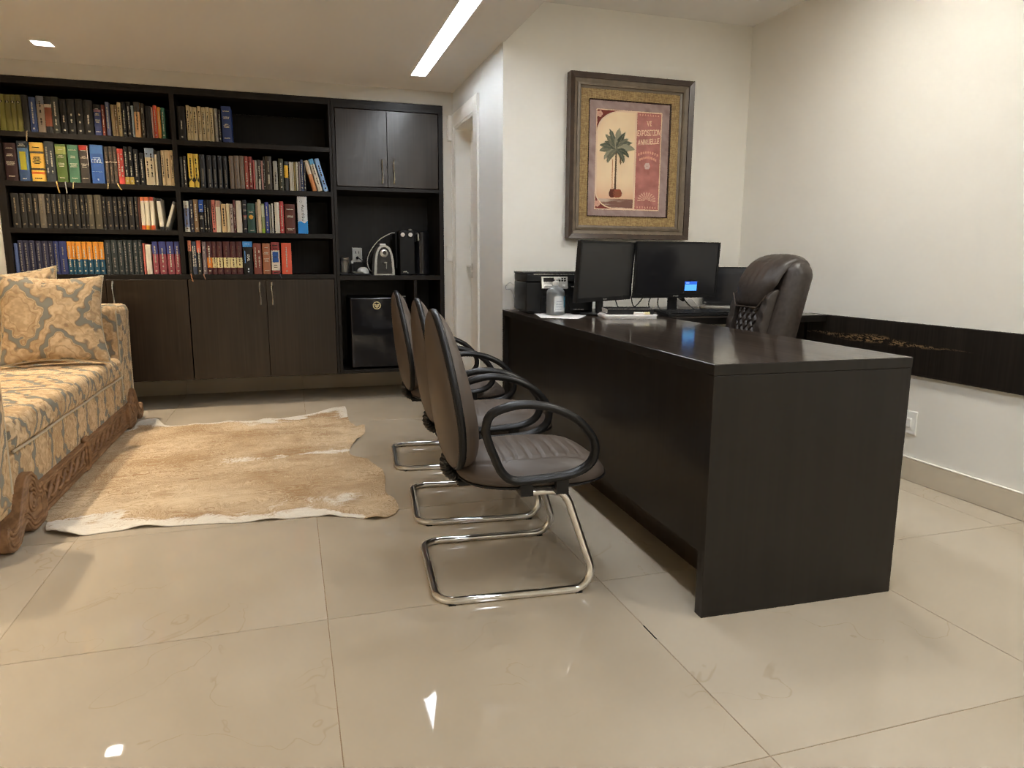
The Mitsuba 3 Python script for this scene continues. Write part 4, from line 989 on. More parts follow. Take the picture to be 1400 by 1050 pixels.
# ---------------------------------------------------------------- executive office chair behind the desk
oc = thing('office_chair', 'high backed dark brown leather office chair with a headrest flap behind the desk', 'office chair')
OA = place(2.030, 3.070, 0, 173) @ np.diag([.94, .94, .985, 1])
LD = 'm_leather_dark'
def lean_pt(z, d): return -.235-(z-.48)*.235+d       # x of the backrest at height z, d forwards
bk = hull([(lean_pt(.50, .06), s*.165, .52, .060) for s in (-1, 1)]+[(lean_pt(.85, .03), s*.185, .85, .066) for s in (-1, 1)]+[(lean_pt(1.03, .015), s*.170, 1.025, .075) for s in (-1, 1)]+[(lean_pt(.60, -.01), s*.170, .60, .055) for s in (-1, 1)])
obj('backrest', bk, LD, oc, at=OA, smooth=40)
def sheet_on(z0, z1, y0, y1, fn, th, n=60, m=50, width=None):
    zz, q = np.meshgrid(np.linspace(z0, z1, n), np.linspace(-1, 1, m), indexing='ij'); t = (zz-z0)/(z1-z0)
    ww = (width(t) if width else np.ones_like(t)); yy = (y0+y1)/2+q*(y1-y0)/2*ww
    base = lean_pt(zz, .112)-.012*np.clip((zz-.9)/.2, 0, 1)
    e = (1-np.abs(2*t-1)**8)*(1-np.abs(q)**8)
    x1 = base+th*e**.5+fn(yy, zz)*e
    top = np.stack([x1.ravel(), yy.ravel(), zz.ravel()], 1); bot = np.stack([(base-.012*(e > 1e-9)).ravel(), yy.ravel(), zz.ravel()], 1)
    return two_sheets(top, bot, n, m)
def quilt(y, z):
    a, b = (y/.052+z/.062), (y/.052-z/.062)
    return -.011*np.maximum(np.exp(-((a-np.round(a))/.12)**2), np.exp(-((b-np.round(b))/.12)**2))
obj('quilted_panel', sheet_on(.52, .925, -.112, .112, quilt, .030, 90, 60), LD, oc, at=OA, smooth=True)
for s in (-1, 1): obj('side_bolster', sheet_on(.52, .96, s*.122 if s > 0 else -.190, .190 if s > 0 else -.122, lambda y, z: .003*np.sin(z*90+y*40), .040, 50, 16), LD, oc, at=OA, smooth=True)
# headrest flap draped over the top
fl = spline([(lean_pt(1.06, -.052), 0, 1.058), (lean_pt(1.09, -.026), 0, 1.090), (lean_pt(1.10, .008), 0, 1.103), (lean_pt(1.10, .050), 0, 1.103), (lean_pt(1.06, .105), 0, 1.070), (lean_pt(.97, .145), 0, .975), (lean_pt(.88, .150), 0, .868)], 40)
n, m = 40, 40
top, bot = [], []
for i, p in enumerate(fl):
    t = i/39
    tn = fl[min(i+1, 39)]-fl[max(i-1, 0)]; nr = np.array([tn[2], 0, -tn[0]]); nr = -nr/np.linalg.norm(nr)
    if nr @ (p-np.array([lean_pt(.98, .03), 0, .97])) < 0: nr = -nr
    w = .190*(1-.42*np.clip((t-.80)/.20, 0, 1))
    for q in np.linspace(-1, 1, m):
        e = (1-abs(q)**6)*(1-abs(2*t-1)**14)
        cr = -.020*abs(q)**3
        b0 = p+np.array([0, q*w, 0])+nr*cr
        bot.append(b0); top.append(b0+nr*(.026*max(e, 0)**.5+.0015*math.sin(q*21+t*3)*e))
obj('headrest_flap', two_sheets(np.array(top), np.array(bot), n, m), LD, oc, at=OA, smooth=True, label='leather headrest flap draped over the top of the back')
w_ = .190*.58
obj('piping', tube(fillet([tuple(fl[35]+np.array([.008, -.172, .0])), tuple(fl[39]+np.array([.012, -w_, .0])), tuple(fl[39]+np.array([.012, w_, .0])), tuple(fl[35]+np.array([.008, .172, .0]))], .02, 5), .0035, 8), 'm_leather_taupe', oc, at=OA, smooth=True)
obj('seat', moved(pad(.255, .250, 3.2, lambda x, y, r: .44+.06*np.clip(1-r**4, 0, 1)**.5, lambda x, y, r: .44-.05*np.clip(1-r**6, 0, 1)**.5, 36, 36), .05), LD, oc, at=OA, smooth=True)
for s in (-1, 1): obj('armrest', cat_(tube(fillet([(-.14, s*.27, .42), (-.14, s*.275, .62), (.16, s*.275, .64), (.17, s*.27, .42)], .06, 6), .016, 10, r2=.022)), 'm_black', oc, at=OA, smooth=True)
obj('gas_column', moved(lathe([(0, .10), (.026, .10), (.026, .24), (.016, .242), (.016, .39), (0, .39)], 20), 0.03), 'm_black', oc, at=OA, smooth=35)
obj('star_base', cat_(*[turned(hull([(.03, 0, .115, .026), (.30, 0, .075, .014)]), 72*i+10, [0, 0, 1]) for i in range(5)]), 'm_black', oc, at=OA, smooth=40)
for i in range(5):
    c = turned(cat_(moved(turned(lathe([(0, -.011), (.024, -.011), (.026, -.008), (.026, .008), (.024, .011), (0, .011)], 18), 90, [1, 0, 0]), .305, .014, .0262), moved(turned(lathe([(0, -.011), (.024, -.011), (.026, -.008), (.026, .008), (.024, .011), (0, .011)], 18), 90, [1, 0, 0]), .305, -.014, .0262), bx(.298, .312, -.003, .003, .02, .066)), 72*i+10, [0, 0, 1])
    obj('caster', c, 'm_black', oc, at=OA, smooth=35)
obj('back_post', hull([(-.10, 0, .40, .022), (-.235, 0, .42, .022), (-.225, 0, .56, .02)]), 'm_black', oc, at=OA, smooth=40)

# ---------------------------------------------------------------- sofa with carved rail
def damask(u, v):
    a, b = .40, .52
    s, t = u/a, v/b
    t2 = t+.055*dr.sin(s*4*math.pi)
    f = dr.cos(2*math.pi*s)+dr.cos(2*math.pi*t2)
    f = f+.22*dr.sin(2*math.pi*s*5.0)*dr.sin(2*math.pi*t*6.0)+(fbm(u*26.0, v*26.0, 1.0, 2)-.5)*.55
    rib = smoothstep(.50, .42, dr.abs(f))
    med = smoothstep(.94, 1.02, dr.abs(f))
    gold = dr.maximum(rib, med)
    line = dr.maximum(smoothstep(.10, .04, dr.abs(dr.abs(f)-.46)), smoothstep(.09, .03, dr.abs(dr.abs(f)-1.10)))
    inner = smoothstep(.10, .04, dr.abs(dr.abs(f)-1.50))+smoothstep(.07, .03, dr.abs(f))*.8
    return gold, line, inner
def fabric_fn(p, n, uv):
    ax, ay, az = dr.abs(n.x), dr.abs(n.y), dr.abs(n.z)
    top = (az > ax) & (az > ay)
    fy = ~top & (ay > ax)
    u = dr.select(fy, p.x, p.y); v = dr.select(top, p.x, p.z)
    gold, line, inner = damask(u, v)
    tone = fbm(u*60.0, v*60.0, 2.0, 2)
    g = mix([.43, .297, .165], [.60, .455, .290], smoothstep(.25, .75, tone*.6+fbm(u*5.0, v*5.0, 7.0, 2)*.4))
    c = mix([.215, .205, .170], g, gold)
    c = mix(c, [.22, .135, .065], line*.45)
    return mix(c, [.27, .155, .065], dr.minimum(inner, 1.0)*.40*gold)
def fabric_bump(p, n, uv):
    ax, ay, az = dr.abs(n.x), dr.abs(n.y), dr.abs(n.z)
    top = (az > ax) & (az > ay)
    fy = ~top & (ay > ax)
    u = dr.select(fy, p.x, p.y); v = dr.select(top, p.x, p.z)
    gold, line, inner = damask(u, v)
    return gold-.4*line+.25*fbm(u*150.0, v*150.0, 0.0, 2)
mat('m_fabric', proc(fabric_fn), 0.75, 0.25, sheen=0.5, sheen_tint=0.6)
mat('m_piping', (.50, .43, .31), 0.6, 0.3)
def carved_fn(p, n, uv):
    g = fbm(p.y*14.0, p.z*60.0, p.x*50.0, 3)
    return mix([.175, .092, .044], [.270, .150, .075], smoothstep(.25, .75, g))
mat('m_carved', proc(carved_fn), 0.42, 0.45)

sf = thing('sofa', 'gold and grey damask sofa with a carved wooden bottom rail', 'sofa')
FX = -1.040
obj('frame', rbox(-2.02, FX-.004, 2.70, 5.16, .120, .345, .020), 'm_fabric', sf, smooth=40)
def seat_cushion():
    body = rbox(-1.86, FX+.012, 3.012, 4.862, .348, .474, .030)
    v, f = trimesh.remesh.subdivide_to_size(body.vertices, body.faces, .05)
    m = trimesh.Trimesh(v, f); m.merge_vertices(); v = m.vertices.copy()
    t = np.clip((v[:, 2]-.40)/.074, 0, 1)
    px = np.clip((v[:, 0]+1.86)/(FX+.012+1.86), 0, 1); py = np.clip((v[:, 1]-3.012)/1.85, 0, 1)
    v[:, 2] += t*(.020*np.sin(math.pi*px)**.7*np.sin(math.pi*py)**.4+.014*(meshkit.fbm(np.stack([v[:, 0]*5, v[:, 1]*5, v[:, 0]*0], -1), 3, 3)-.5))
    v[:, 0] += .008*np.sin(np.clip((v[:, 2]-.348)/.126, 0, 1)*math.pi)*(px > .97)
    m.vertices = v; return m
cu = obj('seat_cushion', seat_cushion(), 'm_fabric', sf, smooth=50)
obj('piping', tube(np.array([(FX+.013, y, .352+.002*math.sin(y*9)) for y in np.linspace(3.02, 4.855, 50)]), .0055, 8), 'm_piping', cu, smooth=True, label='pale piping along the cushion seam')
for y0, y1 in ((2.655, 3.002), (4.870, 5.205)):
    am = obj('arm', hull([(x, y, z, r) for x in (-1.98, FX-.028) for y, z, r in ((y0+.045, .18, .038), (y1-.045, .18, .038), (y0+.052, .748, .050), (y1-.052, .742, .050))]), 'm_fabric', sf, smooth=45)
    fy0, fy1 = y0+.012, y1-.012
    lp_ = fillet([(FX+.006, fy0+.006, .20), (FX+.004, fy0+.002, .786), (FX+.004, fy1-.002, .780), (FX+.006, fy1-.006, .20)], .05, 6)
    obj('piping', tube(lp_, .005, 8), 'm_piping', am, smooth=True)
obj('back', hull([(x, y, z, .06) for y in (2.76, 5.10) for x, z in ((-2.06, .30), (-1.96, .30), (-2.12, .86), (-2.02, .88))]), 'm_fabric', sf, smooth=45)

rl = obj('carved_rail', cat_(bx(FX-.05, FX+.008, 3.16, 5.00, .020, .160, .003), bx(FX, FX+.020, 3.16, 5.00, .142, .160, .005), bx(FX, FX+.020, 3.16, 5.00, .018, .038, .006), bx(FX, FX+.013, 3.16, 5.00, .130, .137, .002), bx(FX, FX+.013, 3.16, 5.00, .044, .050, .002)), 'm_carved', sf)
orn = []
for a, b in ((3.245, 3.905), (4.015, 4.765)):
    nw = 6.5
    ys_ = np.linspace(a, b, 130); ph = (ys_-a)/(b-a)*nw*math.pi
    for s in (1, -1):
        zz = .090+s*.029*np.sin(ph); xx = FX+.011+.004*s*np.cos(ph)
        orn.append(tube(np.stack([xx, ys_, zz], 1), .0085, 7))
    for i in range(int(nw)):
        yc = a+(b-a)*(i+.5)/nw
        orn.append(moved(trimesh.creation.icosphere(1, .0085), FX+.009, yc, .090))
obj('guilloche_carving', cat_(*orn), 'm_carved', rl, smooth=True, label='interlaced carved band')
ctr = [bx(FX, FX+.022, 3.925, 3.995, .012, .178, .006)]+[tube(np.array([(FX+.022, 3.940+.013*i, .030), (FX+.027, 3.940+.013*i, .09), (FX+.022, 3.940+.013*i, .160)]), .005, 6) for i in range(4)]+[hull([(FX+.012, 3.935, .172, .014), (FX+.012, 3.985, .172, .014)])]
obj('centre_block', cat_(*ctr), 'm_carved', rl, smooth=40)
prof = [(-.06, .018), (-.06, .160), (-.005, .168), (.012, .205), (.045, .236), (.090, .246), (.135, .236), (.170, .204), (.200, .160), (.226, .120), (.254, .094), (.290, .082), (.318, .086), (.330, .104), (.352, .104), (.366, .078), (.362, .040), (.338, .014), (.300, .002), (.262, .006), (.232, .022), (.206, .046), (.184, .060), (.160, .058), (.140, .040), (.115, .016), (.080, .004), (.03, .002)]
for sgn, y_in in ((-1, 3.200), (1, 4.965)):
    sp = spline(prof, 110, closed=True)
    pts = [(y_in+sgn*a, b) for a, b in sp]
    ft = obj('scroll_foot', prism_x(pts, FX-.055, FX+.024), 'm_carved', sf, smooth=35)
    ridges = []
    pg = Polygon(pts).buffer(0)
    for d, r in ((.010, .0075), (.028, .0070), (.046, .0060)):
        q = pg.buffer(-d)
        for g in getattr(q, 'geoms', [q]):
            if g.is_empty or g.length < .12: continue
            c = np.array(g.exterior.coords)[:-1]
            c = spline(c[::max(1, len(c)//40)], 90, closed=True)
            ridges.append(tube(np.column_stack([np.full(len(c), FX+.024), c]), r, 7, closed=True))
    th = np.linspace(0, 2.6*2*math.pi, 90); rr = .046*(1-th/th[-1])**.9+.004
    ridges.append(tube(np.column_stack([np.full(90, FX+.026), y_in+sgn*(.082+rr*np.cos(th+1.2)), .128+rr*np.sin(th+1.2)]), .0058, 7))
    ridges.append(moved(trimesh.creation.icosphere(2, .010), FX+.026, y_in+sgn*.082, .128))
    obj('scroll_carving', cat_(*ridges), 'm_carved', ft, smooth=True)
    obj('back_foot', bx(-1.98, -1.90, y_in+sgn*.05-.04, y_in+sgn*.05+.04, 0, .125, .006), 'm_carved', sf)

def pillow(a, T, bow, lump, seed):
    n = 64
    u, v = np.meshgrid(np.sin(np.linspace(-math.pi/2, math.pi/2, n)), np.sin(np.linspace(-math.pi/2, math.pi/2, n)), indexing='ij')
    x = a*u*(1-bow*(1-v**2)*np.abs(u)); z = a*v*(1-bow*(1-u**2)*np.abs(v))
    th = T*((1-u**2)*(1-v**2))**.42
    w = (meshkit.fbm(np.stack([u*2.6, v*2.6, u*0+seed], -1), 3, seed)-.5)*lump*((1-u**2)*(1-v**2))**.3
    sag = .020*(v**2)*np.sin(u*3+seed)*0
    f = np.stack([x.ravel(), (-th-w+sag).ravel(), z.ravel()], 1); b = np.stack([x.ravel(), (th*.8-w*.3+sag).ravel(), z.ravel()], 1)
    e = ((np.abs(u) > 1-1e-9) | (np.abs(v) > 1-1e-9)).ravel(); b[e] = f[e]
    t = np.linspace(-1, 1, 30)
    edge = [(a*s_*(1-bow*(1-s_**2)*0), -a) for s_ in []]
    def bd(uu, vv): return (a*uu*(1-bow*(1-vv**2)*abs(uu)), 0, a*vv*(1-bow*(1-uu**2)*abs(vv)))
    ring = [bd(q, -1) for q in t[:-1]]+[bd(1, q) for q in t[:-1]]+[bd(-q, 1) for q in t[:-1]]+[bd(-1, -q) for q in t[:-1]]
    return two_sheets(f, b, n, n), tube(np.array(ring), .0052, 8, closed=True)
for (x, y, z, yaw, tilt, roll, a, seed, lab) in ((-1.272, 4.520, .742, 18, -21, 2, .262, 3, 'large damask cushion leaning at the far arm of the sofa, front one of two'),
                                                  (-1.505, 4.628, .752, 21, -16, -5, .270, 8, 'damask cushion partly hidden behind the front cushion on the sofa')):
    A = place(x, y, z, yaw) @ rotation_matrix(math.radians(tilt), [1, 0, 0]) @ rotation_matrix(math.radians(roll), [0, 1, 0])
    k = thing('cushion', lab, 'cushion', 'throw cushions on the sofa')
    pm, pp = pillow(a, .088 if seed == 3 else .068, .115, .030, seed)
    obj('cover', pm, 'm_fabric', k, at=A, smooth=True)
    obj('piping', pp, 'm_piping', k, at=A, smooth=True)

# ---------------------------------------------------------------- cowhide rug
RUG = [(-1.18, 3.42), (-1.10, 3.31), (-1.004, 3.215), (-0.968, 3.089), (-0.859, 3.008), (-0.738, 3.017), (-0.619, 3.029), (-0.513, 3.014), (-0.352, 2.998), (-0.242, 2.976), (-0.154, 2.973), (-0.041, 2.967), (0.05, 2.964), (0.118, 2.944), (0.198, 2.913), (0.296, 2.856), (0.372, 2.886), (0.41, 2.966), (0.403, 3.064), (0.385, 3.217), (0.410, 3.437), (0.4, 3.621), (0.345, 3.806), (0.278, 3.915), (0.301, 4.101), (0.368, 4.292), (0.412, 4.431), (0.415, 4.571), (0.366, 4.575), (0.339, 4.788), (0.345, 5.160), (0.300, 5.215), (0.197, 5.134), (-0.036, 5.006), (-0.254, 4.951), (-0.452, 4.971), (-0.639, 4.939), (-0.81, 4.956), (-0.901, 5.101), (-0.982, 5.130), (-1.002, 5.00), (-1.004, 4.885), (-1.10, 4.82), (-1.17, 4.65), (-1.20, 4.2), (-1.19, 3.7)]
def rug_mesh():
    from scipy.spatial import Delaunay, cKDTree
    bd = spline(RUG, 900, closed=True); pg = Polygon(bd).buffer(0)
    bd = np.array([pg.exterior.interpolate(q, normalized=True).coords[0] for q in np.linspace(0, 1, 860, endpoint=False)])
    g = .014
    gx, gy = np.meshgrid(np.arange(-1.25, .45, g), np.arange(2.8, 5.25, g)); P = np.stack([gx.ravel(), gy.ravel()], 1)
    import shapely
    tr = cKDTree(bd); d, _ = tr.query(P)
    P = P[shapely.contains_xy(pg, P[:, 0], P[:, 1]) & (d > g*.7)]
    nb = len(bd); V = np.vstack([bd, P]); F = Delaunay(V).simplices
    c = V[F].mean(1); F = F[shapely.contains_xy(pg, c[:, 0], c[:, 1])]
    d, near = tr.query(V)
    s = near/nb*pg.exterior.length
    q = np.clip(np.sin(s*21+2.0*np.sin(s*5.3)), 0, 1)**1.5*(.4+.6*meshkit.noise(np.stack([s*2.1, s*0, s*0], -1), 5))
    lift = .016*q*np.exp(-(d/.045)**2)*np.where(V[:, 1] < 3.6, 1.0, .8)
    lift += .020*np.exp(-((V[:, 0]+.93)**2+(V[:, 1]-5.08)**2)/.010)+.018*np.exp(-((V[:, 0]-.33)**2+(V[:, 1]-5.18)**2)/.004)+.022*np.exp(-((V[:, 0]-.41)**2+(V[:, 1]-4.54)**2)/.0012)+.020*np.exp(-((V[:, 0]+.92)**2+(V[:, 1]-3.05)**2)/.003)
    lift = np.where(V[:, 0] < FX+.03, np.minimum(lift, .001), lift)
    relief = .003*meshkit.fbm(np.stack([V[:, 0]*6, V[:, 1]*6, V[:, 0]*0], -1), 3, 2)*np.clip(d/.05, 0, 1)
    z = .0012+lift
    top = np.column_stack([V, z+.0035+relief]); bot = np.column_stack([V, z])
    # how white the hide is here: along the near edge, the far left corner and in patches of the far edge
    wh = np.zeros(len(V))
    nearE = (near > 0) & (bd[near][:, 1] < 3.2)
    wob = meshkit.fbm(np.stack([V[:, 0]*5, V[:, 1]*5, V[:, 0]*0], -1), 4, 9)
    width = np.interp(V[:, 0], [-1.1, -.80, -.55, -.42, -.30, -.10, .05, .15, .4], [.16, .20, .07, .10, .06, .11, .12, .05, .0])
    wh = np.where(nearE & (width > .03), 1.10-d/np.maximum(width*(.35+1.3*wob), .004)*.62, wh)
    wh = np.maximum(wh, 1.3-np.hypot(V[:, 0]+.95, V[:, 1]-5.06)/.15)
    fe = (bd[near][:, 1] > 4.85); wf = np.interp(V[:, 0], [-.85, -.6, -.3, 0, .3], [.03, .03, .10, .12, .07])
    wh = np.where(fe, np.maximum(wh, .98-d/np.maximum(wf*(.3+1.5*wob), .004)*.60), wh)
    wh = np.maximum(wh, .50*np.exp(-((V[:, 1]-(3.98+.06*V[:, 0]))/.060)**2)*np.clip((V[:, 0]+.75)*2, 0, 1))
    wh = np.maximum(wh, .50*np.exp(-((V[:, 0]-.12)**2/.05+(V[:, 1]-3.16)**2/.012)))
    E = {}
    for t in F:
        for k in range(3):
            a, b = t[k], t[(k+1) % 3]; E[(a, b)] = E.get((a, b), 0)+1
    side = [(a, b) for (a, b) in E if (b, a) not in E]
    nV = len(V); up = np.cross(top[F[0, 1]]-top[F[0, 0]], top[F[0, 2]]-top[F[0, 0]])[2] > 0
    if not up: F = F[:, ::-1]; side = [(b, a) for a, b in side]
    S = []
    for a, b in side: S += [[a, a+nV, b+nV], [a, b+nV, b]]
    mesh = trimesh.Trimesh(np.vstack([top, bot]), np.vstack([F, F[:, ::-1]+nV, S]), process=False)
    uv = np.column_stack([np.tile(d, 2), np.tile(np.clip(wh, -.5, 1.3), 2)])
    return mesh, uv
def hide_fn(p, n, uv):
    warp = fbm(p.x*4.0, p.y*4.0, 0.0, 3)
    ang = (warp-.5)*2.2+.35
    hx, hy = p.x*dr.cos(ang)+p.y*dr.sin(ang), p.y*dr.cos(ang)-p.x*dr.sin(ang)
    streak = .5*fbm(hx*34.0, hy*190.0, 2.0, 2)+.5*fbm(hx*12.0, hy*70.0, 3.0, 2)
    patch = fbm(p.x*13.0+warp*3.0, p.y*15.0, 6.0, 3)
    blotch = fbm(p.x*3.2, p.y*4.2, 5.0, 4)
    tan = mix([.32, .205, .105], [.585, .470, .325], smoothstep(.30, .70, streak*.58+blotch*.42))
    dark = smoothstep(.62, .78, fbm(p.x*5.0+3.0, p.y*9.0, 8.0, 3))
    tan = mix(tan, [.30, .175, .08], dark*.40)
    w = smoothstep(.34, .70, uv.y+(streak-.5)*.70+(patch-.5)*.90)
    white = mix([.56, .51, .43], [.74, .71, .64], streak)
    return mix(tan, white, w)
mat('m_hide', proc(hide_fn), 0.85, 0.2, sheen=0.3)
rm, ruv = rug_mesh()
obj('cowhide_rug', mikit.ply(rm, 'm_hide', smooth=True, uv=ruv), None, label='tan and white cowhide rug on the tiles in front of the sofa', cat='rug')

# ---------------------------------------------------------------- framed print
pf = thing('framed_picture', 'framed palm tree exhibition print in a wide brown and gold frame on the wall', 'picture')
FW, FH, FD = .835, .972, .062
PX, PZ, PY = 2.062, 1.702, Y_MID-.0012
def wood_frame(rough_dark, rough_light):
    def fn(p, n, uv):
        g = fbm(p.x*30.0, p.z*30.0, p.y*30.0, 3)
        return mix(rough_dark, rough_light, g)
    return fn
mat('m_frame_dark', proc(wood_frame([.020, .011, .007], [.060, .033, .019])), 0.30, 0.5)
mat('m_frame_grey', proc(wood_frame([.10, .075, .050], [.19, .145, .10])), 0.35, 0.5, metallic=0.0)
def linen_fn(p, n, uv):
    w = noise(p.x*420.0, p.z*60.0)*.5+noise(p.x*60.0, p.z*420.0)*.5
    return mix([.215, .135, .050], [.37, .25, .105], smoothstep(.25, .75, w))
mat('m_linen', proc(linen_fn), 0.5, 0.4)
def ring(hx, hz, wd, y0, y1, slope=0.0):
    """one frame moulding: outer half sizes hx, hz, width wd, from y0 (wall) to y1 at the outer edge and y1+slope at the inner edge"""
    o = [(-hx, -hz), (hx, -hz), (hx, hz), (-hx, hz)]; i_ = [(-hx+wd, -hz+wd), (hx-wd, -hz+wd), (hx-wd, hz-wd), (-hx+wd, hz-wd)]
    out = []
    for k in range(4):
        l = (k+1) % 4
        V = [(*o[k], y0), (*o[l], y0), (*i_[l], y0), (*i_[k], y0), (*o[k], y1), (*o[l], y1), (*i_[l], y1+slope), (*i_[k], y1+slope)]
        out.append(trimesh.convex.convex_hull(np.array([(PX+x, PY-d, PZ+z) for x, z, d in V])))
    return out
def mould(name, hx, hz, wd, y0, y1, slope, m):
    for p in ring(hx, hz, wd, y0, y1, slope): obj(name, p, m, pf)
mould('outer_moulding', FW/2, FH/2, .030, .0, FD, -.010, 'm_frame_dark')
mould('inner_moulding', FW/2-.030, FH/2-.030, .024, .0, FD-.020, -.006, 'm_frame_grey')
mould('inner_moulding', FW/2-.054, FH/2-.054, .014, .0, FD-.020, .002, 'm_frame_grey')
mould('inner_moulding', FW/2-.068, FH/2-.068, .014, .0, FD-.032, -.004, 'm_frame_grey')
mould('gold_mat', FW/2-.082, FH/2-.082, .056, .0, FD-.038, -.006, 'm_linen')
mould('slip', FW/2-.138, FH/2-.138, .005, .0, FD-.036, -.008, 'm_frame_dark')
AW, AH = FW/2-.143, FH/2-.143
YA = PY-.012
def art_fn(p, n, uv):
    w = fbm(p.x*22.0+p.z*9.0, p.z*20.0, 0.0, 4)
    return mix([.235, .150, .140], [.41, .305, .285], w)
def sky_fn(p, n, uv):
    w = fbm(p.x*14.0, p.z*14.0, 3.0, 4)
    e = smoothstep(.10, .30, dr.abs(p.x-(PX-.075))+.18*dr.abs(p.z-(PZ+.02)))
    low = smoothstep(-.10, -.27, p.z-PZ)
    c = mix([.86, .68, .45], [.68, .42, .27], e*.60+w*.3)
    c = mix(c, [.60, .30, .19], low*.60)
    g = smoothstep(PZ-.232, PZ-.240, p.z+.004*w)
    return mix(c, mix([.21, .10, .075], [.55, .42, .34], smoothstep(.42, .75, fbm(p.x*9.0, p.z*42.0, 5.0, 3))), g)
def red_fn(p, n, uv):
    w = fbm(p.x*20.0, p.z*20.0, 6.0, 4)
    return mix([.30, .095, .080], [.52, .215, .185], w)
mat('m_art', proc(art_fn), 0.55, 0.3); mat('m_art_sky', proc(sky_fn), 0.55, 0.3); mat('m_art_red', proc(red_fn), 0.55, 0.3)
obj('print', bx(PX-AW, PX+AW, YA, PY-.001, PZ-AH, PZ+AH), 'm_art', pf)
def S(s): return PX-AW+2*AW*s
def Tt(t): return PZ+AH-2*AH*t
def flat(poly, lift): return prism_y(poly, YA-lift, YA-lift+.0004)
def srect(s0, s1, t0, t1): return [(S(s0), Tt(t1)), (S(s1), Tt(t1)), (S(s1), Tt(t0)), (S(s0), Tt(t0))]
CREAM, ROSE, DKRED = lin((226, 196, 168)), lin((205, 160, 142)), lin((120, 62, 56))
obj('print_border', flat(Polygon(srect(.085, .905, .072, .945)), .0004), 'm_flat', pf, color=CREAM)
obj('print_corner', flat(Polygon(srect(.095, .575, .080, .937)), .0008), 'm_flat', pf, color=DKRED)
# the tall rounded field of the palm
x0, x1 = S(.098), S(.572); zt, zb = Tt(.083), Tt(.934)
aw, ah = x1-x0, zt-zb
def field(g):
    P = [(x1-g, zb+g), (x1-g, zt-g)]
    P += [(x0+g+(aw*.62-g)*(1-math.sin(q)), zt-g-(ah*.22)*(1-math.cos(q))) for q in np.linspace(0, math.pi/2, 14)]
    P += [(x0+g+(aw*.50-g)*(1-math.cos(q)), zb+g+(ah*.17)*(1-math.sin(q))) for q in np.linspace(0, math.pi/2, 14)]
    return Polygon(P).buffer(0)
obj('print_field', flat(field(-.002), .0012), 'm_flat', pf, color=CREAM)
obj('print_field', flat(field(.004), .0016), 'm_art_sky', pf)
for sx, sz in ((.125, .115), (.120, .893)):
    fl_ = [moved(turned(moved(turned(lathe([(0, 0), (.010, 0), (0, .0004)], 10), 90, [1, 0, 0]), .011, 0, 0), 72*i, [0, 1, 0]), S(sx), YA-.0012, Tt(sz)) for i in range(5)]
    obj('print_ornament', cat_(*fl_), 'm_flat', pf, color=ROSE)
obj('print_panel', flat(Polygon(srect(.590, .893, .082, .935)), .0008), 'm_art_red', pf)
# palm
trunk_x, crown_t = .338, .415
tk = [(S(.338-.008), Tt(crown_t)), (S(.338+.008), Tt(crown_t)), (S(.347), Tt(.60)), (S(.348), Tt(.78)), (S(.322), Tt(.78)), (S(.328), Tt(.60))]
obj('print_trunk', flat(Polygon(tk), .0022), 'm_flat', pf, color=lin((96, 78, 62)))
obj('print_trunk', flat(Polygon([(S(.290), Tt(.50)), (S(.300), Tt(.50)), (S(.305), Tt(.78)), (S(.295), Tt(.78))]), .0020), 'm_flat', pf, color=lin((190, 138, 104)))
fr_list = [(176, .150, 8), (160, .150, 6), (-158, .135, 20), (142, .120, 6), (126, .150, 4), (110, .165, 0), (84, .170, -2), (66, .155, -4), (48, .135, -6), (32, .150, -8), (14, .165, -12), (-8, .130, -30), (-140, .135, 22), (-42, .125, -26)]
rl_ = random.Random(5)
def frond(ang, ln, bend):
    a = math.radians(ang); bnd = math.radians(bend)
    q = np.linspace(0, 1, 12); cxs, czs, A_, B_ = [0], [0], [], []
    pts = []
    px_, pz_ = S(trunk_x), Tt(crown_t); step = ln*2*AW*1.42/11
    for i, t in enumerate(q):
        aa = a+bnd*t*t*1.6-(math.cos(a)*.42)*t*t
        w = (.026*math.sin(math.pi*min(1, t*.93+.07))**.8)*(.85+.5*rl_.random())*ln/.12
        nx, nz = -math.sin(aa), math.cos(aa)
        A_.append((px_+nx*w*.5, pz_+nz*w*.5)); B_.append((px_-nx*w*.5, pz_-nz*w*.5)); pts.append((px_, pz_))
        px_ += math.cos(aa)*step; pz_ += math.sin(aa)*step
    return Polygon(A_+B_[::-1]).buffer(0), pts
for i, (ang, ln, bend) in enumerate(fr_list):
    pg_, pts = frond(ang, ln, bend)
    if pg_.is_empty: continue
    col = [(118, 116, 98), (94, 97, 84), (146, 142, 122), (80, 84, 73)][i % 4]
    geoms = getattr(pg_, 'geoms', [pg_])
    lf = obj('print_leaf', cat_(*[flat(g_, .0024+.0004*i) for g_ in geoms if g_.area > 1e-7]), 'm_flat', pf, color=lin(col))
    rib = np.array([(x, YA-.0026-.0004*i, z) for x, z in pts[:-1]])
    obj('leaf_rib', tube(rib, .0007, 5), 'm_flat', lf, color=lin((168, 162, 130)))
obj('print_fruit', flat(Polygon([(S(.385), Tt(.455)), (S(.400), Tt(.455)), (S(.404), Tt(.53)), (S(.394), Tt(.55)), (S(.384), Tt(.52))]), .0026), 'm_flat', pf, color=lin((112, 92, 66)))
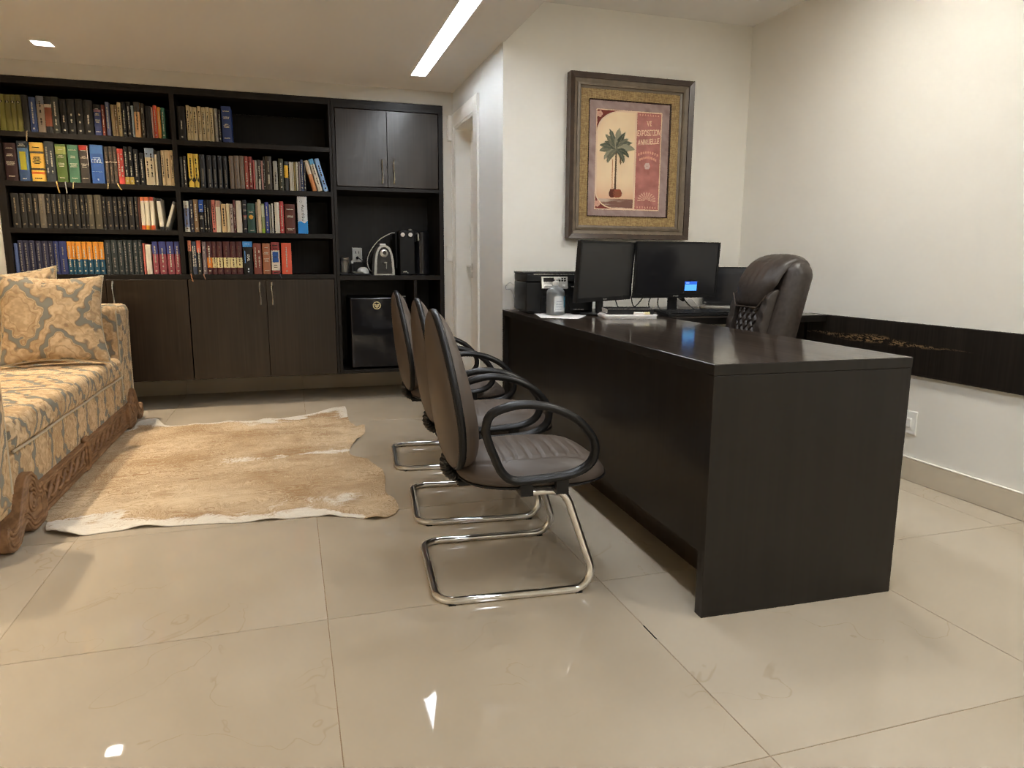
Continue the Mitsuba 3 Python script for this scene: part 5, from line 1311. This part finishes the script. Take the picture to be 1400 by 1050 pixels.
for sx, w_, col in ((.300, .040, (92, 52, 44)), (.365, .060, (140, 82, 62))):
    P = [(S(sx-w_*.62), Tt(.762)), (S(sx+w_*.62), Tt(.762)), (S(sx+w_*.70), Tt(.770)), (S(sx+w_), Tt(.795)), (S(sx+w_*.85), Tt(.822)), (S(sx+w_*.4), Tt(.836)), (S(sx-w_*.4), Tt(.836)), (S(sx-w_*.85), Tt(.822)), (S(sx-w_), Tt(.795)), (S(sx-w_*.70), Tt(.770))]
    obj('print_pot', flat(Polygon(P), .0030), 'm_flat', pf, color=lin(col))
# lettering of the red panel, drawn slanting upwards
def word(s, sc, tc, wd, h, up):
    m = text(s, h, .0005, True, True, wd); v = m.vertices.copy(); v[:, 1] += (v[:, 0]/wd)*up; m.vertices = v
    obj('print_lettering', facing(m, S(sc), YA-.0010, Tt(tc)), 'm_flat', pf, color=lin((238, 204, 176)))
word('VI', .742, .170, .034, .028, 0)
word('EXPOSITION', .741, .252, .158, .034, .012)
word('ANNUELLE', .741, .330, .150, .032, .016)
marks = []
for r in range(2):
    for i in range(9):
        a = (i-4)/4.0
        xm, zm = S(.741+.118*a*(1-.15*r)), Tt(.425+.045*r+.020*a*a)
        marks.append(prism_y([(xm-.005, zm-.008), (xm+.004, zm-.008), (xm+.006, zm+.004), (xm+.001, zm+.009), (xm-.005, zm+.005)], YA-.0012, YA-.0006))
for i in range(8):
    xm, zm = S(.625+.033*i), Tt(.917); marks.append(prism_y([(xm-.004, zm-.007), (xm+.004, zm-.006), (xm+.003, zm+.007), (xm-.003, zm+.006)], YA-.0012, YA-.0006))
    zm = Tt(.100); marks.append(prism_y([(xm-.004, zm-.006), (xm+.005, zm-.005), (xm+.002, zm+.006), (xm-.004, zm+.004)], YA-.0012, YA-.0006))
obj('print_lettering', cat_(*marks), 'm_flat', pf, color=lin((214, 160, 140)), kind='stuff')
fan = []
for i in range(11):
    a = math.radians(180*i/10)
    c, s_ = math.cos(a), math.sin(a); L0, L1 = .012, .062
    xc, zc = S(.741), Tt(.855)
    fan.append(prism_y([(xc+c*L0-s_*.0015, zc+(s_*L0+c*.0015)*.8), (xc+c*L0+s_*.0015, zc+(s_*L0-c*.0015)*.8), (xc+c*L1+s_*.0055, zc+(s_*L1-c*.0055)*.8), (xc+c*(L1+.006), zc+s_*(L1+.006)*.8), (xc+c*L1-s_*.0055, zc+(s_*L1+c*.0055)*.8)], YA-.0012, YA-.0006))
obj('print_ornament', cat_(*[f for f in fan if abs(f.volume) > 0]), 'm_flat', pf, color=ROSE)
obj('print_ornament', cat_(*[moved(turned(moved(turned(lathe([(0, 0), (.010, 0), (0, .0005)], 9), 90, [1, 0, 0]), .012, 0, 0), 60*i, [0, 1, 0]), S(.735), YA-.0009, Tt(.545)) for i in range(6)]), 'm_flat', pf, color=lin((205, 178, 170)))
